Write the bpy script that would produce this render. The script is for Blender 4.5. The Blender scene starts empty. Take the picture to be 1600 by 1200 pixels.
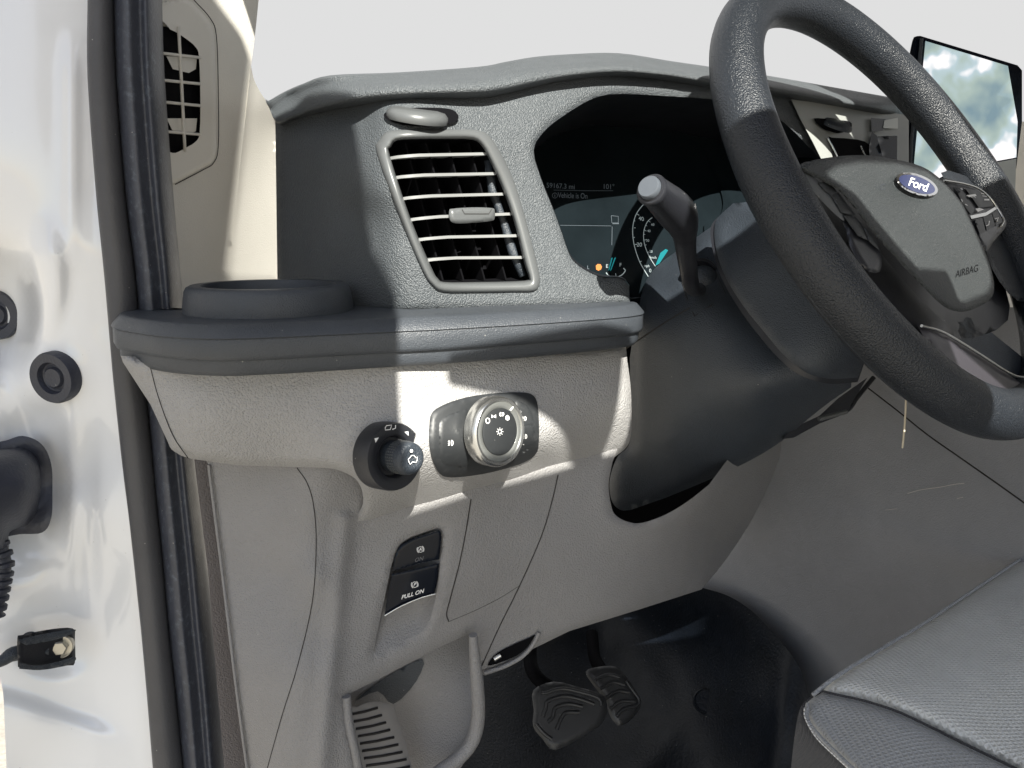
import bpy, math, random
import numpy as np
from mathutils import Vector
from mathutils.geometry import delaunay_2d_cdt
random.seed(3)
S = bpy.context.scene
COL = S.collection
# ---------------------------------------------------------------- camera
F = 1300.0
YAW, PIT = math.radians(34), math.radians(11)
C0 = np.array([0.0, 0.0, 1.55])
RT = np.array([math.cos(YAW), -math.sin(YAW), 0.0])
FW = np.array([math.sin(YAW)*math.cos(PIT), math.cos(YAW)*math.cos(PIT), -math.sin(PIT)])
UP = np.array([math.sin(YAW)*math.sin(PIT), math.cos(YAW)*math.sin(PIT), math.cos(PIT)])
cam = bpy.data.cameras.new('camera'); camo = bpy.data.objects.new('camera', cam); COL.objects.link(camo)
cam.sensor_width = 36; cam.lens = F/1600*36; cam.clip_start = 0.01; cam.clip_end = 500
camo.location = C0; camo.rotation_euler = (math.pi/2-PIT, 0, -YAW)
S.camera = camo
# ---------------------------------------------------------------- light
SUN = np.array([0.30, 0.75, -0.62]); SUN = SUN/np.linalg.norm(SUN)
EL = math.asin(-SUN[2])
w = bpy.data.worlds.new('World'); S.world = w; w.use_nodes = True
nt = w.node_tree; bg = nt.nodes['Background']
sk = nt.nodes.new('ShaderNodeTexSky'); sk.sky_type = 'NISHITA'; sk.sun_disc = False
sk.sun_elevation = EL; sk.sun_rotation = math.atan2(-SUN[0], -SUN[1])
nt.links.new(sk.outputs[0], bg.inputs[0]); bg.inputs[1].default_value = 0.064
sl = bpy.data.lights.new('sun', 'SUN'); sl.energy = 5.0; sl.angle = math.radians(0.27); sl.color = (1, .965, .87)
so = bpy.data.objects.new('sun', sl); COL.objects.link(so)
so.rotation_euler = Vector(SUN).to_track_quat('-Z', 'Y').to_euler()
S.view_settings.view_transform = 'Standard'; S.view_settings.look = 'None'
S.view_settings.exposure = 1.5; S.view_settings.gamma = 1
S.render.engine = 'CYCLES'
S.cycles.max_bounces = 8
# ---------------------------------------------------------------- projection helpers
def ray(px, py):
    px = np.atleast_1d(np.asarray(px, float)); py = np.atleast_1d(np.asarray(py, float))
    return FW[None]+((px-800)/F)[:, None]*RT[None]-((py-600)/F)[:, None]*UP[None]
class TPS:
    def __init__(s, ctrl):
        c = np.array(ctrl, float); s.p = c[:, :2]/1000; v = c[:, 2]; n = len(c)
        s.flat = None
        if n < 3: s.flat = v.mean(); return
        A = np.zeros((n+3, n+3)); A[:n, :n] = s.k(s.p, s.p)+np.eye(n)*1e-5
        A[:n, n] = 1; A[:n, n+1:] = s.p; A[n, :n] = 1; A[n+1:, :n] = s.p.T
        s.w = np.linalg.lstsq(A, np.concatenate([v, [0, 0, 0]]), rcond=None)[0]; s.n = n
    def k(s, a, b):
        r = np.linalg.norm(a[:, None]-b[None], axis=-1); return np.where(r > 1e-9, r*r*np.log(np.maximum(r, 1e-9)), 0)
    def __call__(s, px, py):
        px = np.atleast_1d(np.asarray(px, float)); py = np.atleast_1d(np.asarray(py, float))
        if s.flat is not None: return np.full(len(px), s.flat)
        q = np.stack([px, py], -1)/1000
        return s.k(q, s.p)@s.w[:s.n]+s.w[s.n]+q@s.w[s.n+1:]
class Surf:
    """a surface given by one world coordinate (axis 0/1/2, relative to the camera) over directions"""
    def __init__(s, axis, ctrl): s.a = axis; s.f = TPS(ctrl if isinstance(ctrl, (list, tuple)) else [(0, 0, ctrl)])
    def pt(s, px, py, off=0.0):
        r = ray(px, py); t = s.f(px, py)/r[:, s.a]; L = np.linalg.norm(r, axis=1)
        return C0+r*(t-np.asarray(off)/L)[:, None]
class Plane:
    def __init__(s, p, n): s.p = np.array(p, float); s.n = np.array(n, float)/np.linalg.norm(n)
    def pt(s, px, py, off=0.0):
        r = ray(px, py); t = ((s.p-C0)@s.n)/(r@s.n); L = np.linalg.norm(r, axis=1)
        return C0+r*(t-np.asarray(off)/L)[:, None]
def P3(px, py, y): return (C0+ray(px, py)[0]*(y/ray(px, py)[0, 1]))
def PZ(px, py, z): r = ray(px, py)[0]; return C0+r*(z/r[2])
def PX(px, py, x): r = ray(px, py)[0]; return C0+r*(x/r[0])
def cr(pts, k=6, closed=False):
    """Catmull-Rom through points of any dimension"""
    P = [np.array(p, float) for p in pts]; n = len(P); out = []
    m = n if closed else n-1
    for i in range(m):
        a, b = P[i], P[(i+1) % n]
        p0 = P[(i-1) % n] if (closed or i > 0) else 2*a-b
        p3 = P[(i+2) % n] if (closed or i+2 < n) else 2*b-a
        for j in range(k):
            t = j/k
            out.append(.5*((2*a)+(-p0+b)*t+(2*p0-5*a+4*b-p3)*t*t+(-p0+3*a-3*b+p3)*t**3))
    if not closed: out.append(P[-1])
    return [tuple(p) for p in out]
def dens(poly, step, closed=True):
    out = []; n = len(poly)
    for i in range(n if closed else n-1):
        a = np.array(poly[i], float); b = np.array(poly[(i+1) % n], float); L = np.linalg.norm(b-a)
        m = max(1, int(math.ceil(L/step)))
        for j in range(m): out.append(tuple(a+(b-a)*j/m))
    if not closed: out.append(tuple(poly[-1]))
    return out
def clean(poly, eps=.3):
    out = []
    for p in poly:
        if not out or math.dist(p, out[-1]) > eps: out.append(tuple(p))
    if math.dist(out[0], out[-1]) < eps: out.pop()
    return out
def inside(q, poly):
    P = np.array(poly); x, y = q[:, 0], q[:, 1]; c = np.zeros(len(q), bool); n = len(P); j = n-1
    for i in range(n):
        xi, yi = P[i]; xj, yj = P[j]
        if yi != yj:
            c ^= ((yi > y) != (yj > y)) & (x < (xj-xi)*(y-yi)/(yj-yi)+xi)
        j = i
    return c
def edist(q, poly):
    P = np.array(poly); A = P; B = np.roll(P, -1, 0); D = np.full(len(q), 1e9)
    for a, b in zip(A, B):
        ab = b-a; t = np.clip(((q-a)@ab)/max(ab@ab, 1e-9), 0, 1)
        D = np.minimum(D, np.linalg.norm(q-(a+t[:, None]*ab), axis=1))
    return D
def nat(surf, px, py, o=None, h=6):
    f = (lambda x, y: surf.pt([x], [y], o(np.array([x]), np.array([y])))[0]) if o else (lambda x, y: surf.pt([x], [y])[0])
    n = np.cross(f(px+h, py)-f(px-h, py), f(px, py-h)-f(px, py+h)); n /= np.linalg.norm(n)
    return n if n@(C0-f(px, py)) > 0 else -n
# ---------------------------------------------------------------- object helpers
def root_loc(o):
    while o.parent: o = o.parent
    return np.array(o.location)
def obj(name, V, Fc, mat, parent=None, loc=None, smooth=True, thick=0, sub=0, autosm=None):
    base = root_loc(parent) if parent else (np.array(loc) if loc is not None else np.zeros(3))
    me = bpy.data.meshes.new(name); me.from_pydata([tuple(np.array(v)-base) for v in V], [], [tuple(f) for f in Fc]); me.update()
    if smooth:
        for p in me.polygons: p.use_smooth = True
    o = bpy.data.objects.new(name, me); COL.objects.link(o)
    if parent: o.parent = parent
    else: o.location = base
    me.materials.append(mat)
    if sub:
        m = o.modifiers.new('subd', 'SUBSURF'); m.levels = sub; m.render_levels = sub
    if thick:
        m = o.modifiers.new('solid', 'SOLIDIFY'); m.thickness = thick; m.offset = -1; m.use_even_offset = False
    if autosm:
        me.polygons.foreach_set('use_smooth', [True]*len(me.polygons))
        m = o.modifiers.new('es', 'EDGE_SPLIT'); m.split_angle = math.radians(autosm)
    return o
def thing(name, label, cat, loc=(0, 0, 0), group=None):
    o = bpy.data.objects.new(name, None); o.empty_display_size = .05; COL.objects.link(o); o.location = loc
    o['label'] = label; o['category'] = cat
    if group: o['group'] = group
    return o
def tag(o, label, cat, group=None):
    o['label'] = label; o['category'] = cat
    if group: o['group'] = group
    return o
def struct(o): o['kind'] = 'structure'; return o
def sheet(name, outline, surf, mat, parent=None, holes=(), step=9, thick=.003, rnd=None, relief=None, off=0.0, rhole=None, **kw):
    ol = clean(dens(clean(outline), step)); hs = [clean(dens(clean(h), step)) for h in holes]
    A = np.array(ol); x0, y0 = A.min(0); x1, y1 = A.max(0)
    g = []; r = 0; y = y0
    while y < y1:
        xs = np.arange(x0+(step/2 if r % 2 else 0), x1, step); g += [(x, y) for x in xs]; y += step*.87; r += 1
    g = np.array(g)
    k = inside(g, ol) & (edist(g, ol) > step*.5)
    for h in hs: k &= ~inside(g, h) & (edist(g, h) > step*.5)
    g = g[k]
    extra = []
    for R_, lst in ((rnd, [ol]), (rhole, hs)):
        if R_:
            for h in lst: pass
    pts = [tuple(p) for p in ol]; ed = [(i, (i+1) % len(ol)) for i in range(len(ol))]
    for h in hs:
        b = len(pts); pts += h; ed += [(b+i, b+(i+1) % len(h)) for i in range(len(h))]
    pts += [tuple(p) for p in g]
    vs, es, fs, *_ = delaunay_2d_cdt([Vector(p) for p in pts], ed, [], 0, 1e-3)
    V = np.array([tuple(v) for v in vs]); Fc = np.array([list(f) for f in fs])
    cen = V[Fc].mean(1); k = inside(cen, ol)
    for h in hs: k &= ~inside(cen, h)
    Fc = Fc[k]
    o_ = np.full(len(V), float(off))
    if rnd:
        d = np.clip(edist(V, ol)/rnd[0], 0, 1); o_ -= rnd[1]*(1-np.sqrt(np.maximum(0, 1-(1-d)**2)))
    if rhole:
        for h in hs:
            d = np.clip(edist(V, h)/rhole[0], 0, 1); o_ -= rhole[1]*(1-np.sqrt(np.maximum(0, 1-(1-d)**2)))
    if relief is not None: o_ += relief(V[:, 0], V[:, 1])
    W = surf.pt(V[:, 0], V[:, 1], o_)
    # orient to camera
    a, b, c = W[Fc[:, 0]], W[Fc[:, 1]], W[Fc[:, 2]]; nn = np.cross(b-a, c-a)
    flip = (nn*(a-C0)).sum(1) > 0; Fc[flip] = Fc[flip][:, ::-1]
    if thick:
        n0 = len(W); W2 = surf.pt(V[:, 0], V[:, 1], o_-thick); cnt = {}
        for f in Fc.tolist():
            for i in range(3):
                e = (f[i], f[(i+1) % 3]); cnt[e] = 1
        bd = [e for e in cnt if (e[1], e[0]) not in cnt]
        dup = {}; W3 = []
        for e in bd:
            for v in e:
                if v not in dup: dup[v] = n0+len(W3); W3.append(W[v])
        m0 = n0+len(W3)
        F2 = Fc.tolist()+[[m0+i for i in f[::-1]] for f in Fc.tolist()]+[[dup[e[1]], dup[e[0]], m0+e[0], m0+e[1]] for e in bd]
        return obj(name, np.concatenate([W, np.array(W3), W2]), F2, mat, parent, **kw)
    return obj(name, W, Fc.tolist(), mat, parent, **kw)
def resample(path, n):
    P = np.array(path, float); d = np.r_[0, np.cumsum(np.linalg.norm(np.diff(P, axis=0), axis=1))]
    t = np.linspace(0, d[-1], n); return np.stack([np.interp(t, d, P[:, i]) for i in range(P.shape[1])], -1)
def loft(name, curves, mat, parent=None, nu=60, k=1, closed_u=False, closed_v=False, rs=True, **kw):
    cs = [resample(c, nu) if rs else np.array(c, float) for c in curves]; nu = len(cs[0])
    if k > 1:
        rows = np.array(cs); m = [cr([rows[i, j] for i in range(len(rows))], k, closed_v) for j in range(nu)]
        rows = np.array(m).transpose(1, 0, 2)
    else: rows = np.array(cs)
    nv = len(rows); V = rows.reshape(-1, 3); Fc = []
    for i in range(nv if closed_v else nv-1):
        for j in range(nu if closed_u else nu-1):
            a = i*nu+j; b = i*nu+(j+1) % nu; c = ((i+1) % nv)*nu+(j+1) % nu; d = ((i+1) % nv)*nu+j
            Fc.append((a, b, c, d))
    return obj(name, V, Fc, mat, parent, **kw)
def tube_vf(path, rad, n=12, flat=1.0, upv=None, cap=True):
    P = np.array(path, float); m = len(P); R = np.full(m, rad) if np.isscalar(rad) else np.interp(np.linspace(0, 1, m), np.linspace(0, 1, len(rad)), rad)
    T = np.gradient(P, axis=0); T /= np.linalg.norm(T, axis=1)[:, None]+1e-12
    u = np.array(upv if upv is not None else ([0, 0, 1] if abs(T[0][2]) < .9 else [1, 0, 0]), float)
    V = []; Fc = []
    for i in range(m):
        u = u-T[i]*(u@T[i]); u /= np.linalg.norm(u); v = np.cross(T[i], u)
        for j in range(n):
            a = 2*math.pi*j/n; V.append(P[i]+R[i]*(math.cos(a)*u*flat+math.sin(a)*v))
    for i in range(m-1):
        for j in range(n): Fc.append((i*n+j, i*n+(j+1) % n, (i+1)*n+(j+1) % n, (i+1)*n+j))
    if cap: Fc.append(tuple(range(n))[::-1]); Fc.append(tuple((m-1)*n+j for j in range(n)))
    return V, Fc
def tube(name, path, rad, mat, parent=None, n=12, **kw):
    fl = kw.pop('flat', 1.0); uv = kw.pop('upv', None)
    V, Fc = tube_vf(path, rad, n, fl, uv); return obj(name, V, Fc, mat, parent, autosm=60, **kw)
def merge(parts):
    V = []; Fc = []
    for v, f in parts:
        b = len(V); V += list(v); Fc += [tuple(b+i for i in q) for q in f]
    return V, Fc
def frame_of(ax):
    ax = np.array(ax, float)/np.linalg.norm(ax); u = np.cross(ax, [0, 0, 1] if abs(ax[2]) < .99 else [0, 1, 0]); u /= np.linalg.norm(u); v = np.cross(u, ax); return u, v, ax
def lathe_vf(c, ax, prof, n=48, fn=None):
    u, v, ax = frame_of(ax); V = []; Fc = []
    for i, (r, h) in enumerate(prof):
        for j in range(n):
            a = 2*math.pi*j/n; rr = r if fn is None else fn(r, h, a, i)
            V.append(np.array(c)+ax*h+rr*(math.cos(a)*u+math.sin(a)*v))
    m = len(prof)
    for i in range(m-1):
        for j in range(n): Fc.append((i*n+j, i*n+(j+1) % n, (i+1)*n+(j+1) % n, (i+1)*n+j))
    return V, Fc
def lathe(name, c, ax, prof, mat, parent=None, n=48, fn=None, cap=False, **kw):
    V, Fc = lathe_vf(c, ax, prof, n, fn)
    if cap: Fc.append(tuple(range((len(prof)-1)*n, len(prof)*n)))
    return obj(name, V, Fc, mat, parent, autosm=kw.pop('autosm', 40), **kw)
def box_vf(c, ex, ey, ez):
    c, ex, ey, ez = map(lambda q: np.array(q, float), (c, ex, ey, ez))
    V = [c+a*ex+b*ey+d*ez for a in (-1, 1) for b in (-1, 1) for d in (-1, 1)]
    return V, [(0, 1, 3, 2), (4, 6, 7, 5), (0, 4, 5, 1), (2, 3, 7, 6), (0, 2, 6, 4), (1, 5, 7, 3)]
def box(name, c, ex, ey, ez, mat, parent=None, bev=0, **kw):
    V, Fc = box_vf(c, ex, ey, ez); o = obj(name, V, Fc, mat, parent, smooth=False, **kw)
    if bev:
        m = o.modifiers.new('b', 'BEVEL'); m.width = bev; m.segments = 3; m.limit_method = 'ANGLE'
    return o
# flat marks (letters, icons) lying on a surface
def text_poly(body, shear=0.0, bold=0.0):
    cu = bpy.data.curves.new('t', 'FONT'); cu.body = body; cu.size = 1; cu.align_x = 'CENTER'; cu.align_y = 'CENTER'; cu.shear = shear; cu.offset = bold
    o = bpy.data.objects.new('t', cu); COL.objects.link(o); me = o.to_mesh()
    V = [(v.co.x, v.co.y) for v in me.vertices]; Fc = [tuple(p.vertices) for p in me.polygons]
    o.to_mesh_clear(); bpy.data.objects.remove(o); bpy.data.curves.remove(cu); return V, Fc
def text(name, body, p0, e1, e2, surf, mat, parent, off=.0006, **kw):
    V, Fc = text_poly(body, **kw)
    px = [p0[0]+a*e1[0]+b*e2[0] for a, b in V]; py = [p0[1]+a*e1[1]+b*e2[1] for a, b in V]
    return obj(name, surf.pt(px, py, off), Fc, mat, parent, smooth=False)
def ribbon2(pts, wd):
    P = np.array(pts, float); T = np.gradient(P, axis=0); T /= np.linalg.norm(T, axis=1)[:, None]+1e-9
    N = np.stack([-T[:, 1], T[:, 0]], -1)*wd/2; V = [tuple(p) for p in P+N]+[tuple(p) for p in P-N]; m = len(P)
    return V, [(i, i+1, m+i+1, m+i) for i in range(m-1)]
def marks(name, items, surf, mat, parent, off=.0006, p0=(0, 0), e1=(1, 0), e2=(0, 1)):
    """items: ('l', pts, width) strokes or ('p', pts) filled, in icon units"""
    V = []; Fc = []
    for it in items:
        if it[0] == 'l': v, f = ribbon2(it[1], it[2])
        else: v, f = list(it[1]), [tuple(range(len(it[1])))]
        b = len(V); V += v; Fc += [tuple(b+i for i in q) for q in f]
    px = [p0[0]+a*e1[0]+b*e2[0] for a, b in V]; py = [p0[1]+a*e1[1]+b*e2[1] for a, b in V]
    return obj(name, surf.pt(px, py, off), Fc, mat, parent, smooth=False)
def arc(cx, cy, r, a0, a1, n=16, ry=None):
    return [(cx+r*math.cos(math.radians(a0+(a1-a0)*i/n)), cy+(ry or r)*math.sin(math.radians(a0+(a1-a0)*i/n))) for i in range(n+1)]
def seam(name, pts, surf, mat, parent, r=.0005, off=.0001, k=5, drop=None):
    q = np.array(cr(pts, k)); off_ = off
    if drop: off_ = off-drop
    return tube(name, surf.pt(q[:, 0], q[:, 1], off_), r, mat, parent, n=6)
# ---------------------------------------------------------------- materials
def material(name, col, rough=.5, metal=0, grain=None, mott=0.0, coat=0, spec=.5, fine=None, emit=None, dust=None, sheen=0, specks=False):
    m = bpy.data.materials.new(name); m.use_nodes = True; n = m.node_tree.nodes; l = m.node_tree.links
    b = n['Principled BSDF']; b.inputs['Base Color'].default_value = (*col, 1); b.inputs['Roughness'].default_value = rough
    b.inputs['Metallic'].default_value = metal; b.inputs['Specular IOR Level'].default_value = spec
    b.inputs['Coat Weight'].default_value = coat; b.inputs['Coat Roughness'].default_value = .08
    if sheen: b.inputs['Sheen Weight'].default_value = sheen
    if emit: b.inputs['Emission Color'].default_value = (*emit[:3], 1); b.inputs['Emission Strength'].default_value = emit[3]
    tc = n.new('ShaderNodeTexCoord'); cur = None
    base = None
    if mott or dust:
        no = n.new('ShaderNodeTexNoise'); no.inputs['Scale'].default_value = 14; no.inputs['Detail'].default_value = 6; no.inputs['Roughness'].default_value = .65
        l.new(tc.outputs['Object'], no.inputs['Vector'])
        rp = n.new('ShaderNodeMapRange'); rp.inputs['To Min'].default_value = 1-mott; rp.inputs['To Max'].default_value = 1+mott
        rp.inputs['From Min'].default_value = .3; rp.inputs['From Max'].default_value = .7
        l.new(no.outputs['Fac'], rp.inputs['Value'])
        mx = n.new('ShaderNodeVectorMath'); mx.operation = 'SCALE'; mx.inputs[0].default_value = col; l.new(rp.outputs[0], mx.inputs['Scale'])
        base = mx.outputs[0]; l.new(base, b.inputs['Base Color'])
        rr = n.new('ShaderNodeMapRange'); rr.inputs['To Min'].default_value = max(0.03, rough-.08); rr.inputs['To Max'].default_value = min(1, rough+.1)
        no2 = n.new('ShaderNodeTexNoise'); no2.inputs['Scale'].default_value = 45; no2.inputs['Detail'].default_value = 5
        l.new(tc.outputs['Object'], no2.inputs['Vector']); l.new(no2.outputs['Fac'], rr.inputs['Value']); l.new(rr.outputs[0], b.inputs['Roughness'])
    if dust:   # (amount colour scale threshold)
        amt, dc, sc, th = dust
        nd = n.new('ShaderNodeTexNoise'); nd.inputs['Scale'].default_value = sc; nd.inputs['Detail'].default_value = 8; nd.inputs['Roughness'].default_value = .8
        l.new(tc.outputs['Object'], nd.inputs['Vector'])
        mr = n.new('ShaderNodeMapRange'); mr.inputs['From Min'].default_value = th; mr.inputs['From Max'].default_value = th+.12; mr.inputs['To Max'].default_value = amt
        l.new(nd.outputs['Fac'], mr.inputs['Value'])
        mi = n.new('ShaderNodeMix'); mi.data_type = 'RGBA'; l.new(mr.outputs[0], mi.inputs['Factor']); l.new(base, mi.inputs['A']); mi.inputs['B'].default_value = (*dc, 1)
        l.new(mi.outputs['Result'], b.inputs['Base Color'])
    if specks:
        vs_ = n.new('ShaderNodeTexVoronoi'); vs_.inputs['Scale'].default_value = 210; l.new(tc.outputs['Object'], vs_.inputs['Vector'])
        lt = n.new('ShaderNodeMath'); lt.operation = 'LESS_THAN'; l.new(vs_.outputs['Distance'], lt.inputs[0]); lt.inputs[1].default_value = .09
        sx_ = n.new('ShaderNodeSeparateColor'); l.new(vs_.outputs['Color'], sx_.inputs[0])
        gt = n.new('ShaderNodeMath'); gt.operation = 'GREATER_THAN'; l.new(sx_.outputs[0], gt.inputs[0]); gt.inputs[1].default_value = .93
        ml = n.new('ShaderNodeMath'); ml.operation = 'MULTIPLY'; l.new(lt.outputs[0], ml.inputs[0]); l.new(gt.outputs[0], ml.inputs[1])
        m2 = n.new('ShaderNodeMath'); m2.operation = 'MULTIPLY'; l.new(ml.outputs[0], m2.inputs[0]); m2.inputs[1].default_value = .6
        sm_ = n.new('ShaderNodeMix'); sm_.data_type = 'RGBA'; l.new(m2.outputs[0], sm_.inputs['Factor'])
        if b.inputs['Base Color'].links: l.new(b.inputs['Base Color'].links[0].from_socket, sm_.inputs['A'])
        else: sm_.inputs['A'].default_value = (*col, 1)
        sm_.inputs['B'].default_value = (.42, .41, .38, 1); l.new(sm_.outputs['Result'], b.inputs['Base Color'])
    if grain:  # (scale, distance)  pebbled leather-like moulding
        sc, ds = grain
        wv = n.new('ShaderNodeTexNoise'); wv.inputs['Scale'].default_value = sc*.6; l.new(tc.outputs['Object'], wv.inputs['Vector'])
        ad = n.new('ShaderNodeVectorMath'); ad.operation = 'MULTIPLY_ADD'
        l.new(wv.outputs['Color'], ad.inputs[0]); ad.inputs[1].default_value = (1.2/sc,)*3; l.new(tc.outputs['Object'], ad.inputs[2])
        vo = n.new('ShaderNodeTexVoronoi'); vo.feature = 'F1'; vo.inputs['Scale'].default_value = sc; vo.inputs['Randomness'].default_value = 1
        l.new(ad.outputs[0], vo.inputs['Vector'])
        n2 = n.new('ShaderNodeTexNoise'); n2.inputs['Scale'].default_value = sc*1.5; n2.inputs['Detail'].default_value = 3; l.new(tc.outputs['Object'], n2.inputs['Vector'])
        mm = n.new('ShaderNodeMath'); mm.operation = 'MULTIPLY_ADD'; l.new(vo.outputs['Distance'], mm.inputs[0]); mm.inputs[1].default_value = -1; l.new(n2.outputs['Fac'], mm.inputs[2])
        bp = n.new('ShaderNodeBump'); bp.inputs['Strength'].default_value = 1; bp.inputs['Distance'].default_value = ds
        l.new(mm.outputs[0], bp.inputs['Height']); cur = bp
    if fine:
        sc, ds = fine
        n3 = n.new('ShaderNodeTexNoise'); n3.inputs['Scale'].default_value = sc; n3.inputs['Detail'].default_value = 2; l.new(tc.outputs['Object'], n3.inputs['Vector'])
        b2 = n.new('ShaderNodeBump'); b2.inputs['Distance'].default_value = ds; l.new(n3.outputs['Fac'], b2.inputs['Height'])
        if cur: l.new(cur.outputs[0], b2.inputs['Normal'])
        cur = b2
    if cur: l.new(cur.outputs[0], b.inputs['Normal'])
    return m
M = {}
M['dash'] = material('charcoal_grained_plastic', (.064, .072, .079), .38, grain=(820, .0007), mott=.08)
M['dash2'] = material('charcoal_satin_plastic', (.029, .036, .046), .40, grain=(950, .00035), mott=.12, specks=True)
M['shelf'] = material('shelf_plastic', (.044, .050, .059), .38, fine=(1100, .0005), mott=.12, specks=True)
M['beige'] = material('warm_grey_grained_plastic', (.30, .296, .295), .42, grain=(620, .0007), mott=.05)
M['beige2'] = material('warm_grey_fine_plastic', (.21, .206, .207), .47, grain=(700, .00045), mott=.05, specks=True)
M['console'] = material('console_side_plastic', (.215, .220, .236), .5, grain=(700, .0003), mott=.07, dust=(.2, (.4, .38, .35), 9, .68), specks=True)
M['ivory'] = material('woven_ivory_trim', (.68, .66, .61), .6, mott=.03, fine=(900, .0004))
M['ivory2'] = material('ivory_plastic', (.62, .60, .55), .45, mott=.03)
M['wheel'] = material('black_wheel_leather', (.014, .017, .022), .30, grain=(780, .0005), mott=.15)
M['hub'] = material('grained_black_cover', (.024, .028, .030), .40, grain=(800, .0006), mott=.1)
M['pod'] = material('satin_black', (.015, .016, .02), .35, fine=(900, .0002), mott=.1, specks=True)
M['gloss'] = material('gloss_black', (.003, .005, .010), .12, mott=.1, spec=.18)
M['lens'] = material('display_lens', (.006, .009, .011), .22, mott=.3, spec=.07)
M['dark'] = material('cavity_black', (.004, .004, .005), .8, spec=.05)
M['blackmat'] = material('footwell_black_carpet', (.004, .006, .010), .42, spec=.3, mott=.35, fine=(300, .0006), specks=True)
M['rubber'] = material('rubber_seal', (.028, .031, .044), .45, mott=.15, fine=(400, .0004), specks=True)
M['rubdust'] = material('dusty_rubber_seal', (.042, .046, .060), .42, mott=.12, fine=(500, .0003), dust=(.28, (.22, .27, .32), 170, .53), specks=True)
M['sealtrim'] = material('seal_lip_plastic', (.056, .056, .061), .5, mott=.12, fine=(700, .0003), specks=True)
M['paint'] = material('white_van_paint', (.73, .74, .755), .2, coat=1, mott=.01, dust=(.06, (.6, .54, .44), 9, .64), specks=True)
M['silver'] = material('satin_silver', (.60, .60, .58), .22, metal=.95, mott=.05)
M['ring'] = material('brushed_ring', (.32, .33, .32), .35, metal=.7)
M['chrome'] = material('chrome', (.8, .8, .8), .12, metal=1)
M['frame'] = material('grey_vent_frame', (.085, .09, .093), .33, mott=.06)
M['slat'] = material('vent_slat_plastic', (.20, .205, .205), .35)
M['flange'] = material('warm_grey_flange', (.13, .118, .118), .5, grain=(700, .0004))
M['white'] = material('white_print', (.75, .75, .75), .5)
M['grey_print'] = material('grey_print', (.12, .12, .13), .5)
M['seam'] = material('dark_seam_line', (.02, .018, .017), .9)  # dark colour of joints, grooves and rib lines
M['blue'] = material('blue_enamel', (.006, .012, .06), .2, coat=.5)
M['steel'] = material('zinc_bolt', (.5, .47, .40), .35, metal=.7, mott=.15)
M['asphalt'] = material('sandy_ground', (.30, .28, .25), .9, mott=.2, fine=(60, .004))
M['lining'] = material('grey_headlining', (.22, .22, .22), .8)
M['gobo'] = material('pale_grey_gobo', (.62, .64, .66), .6)
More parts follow.
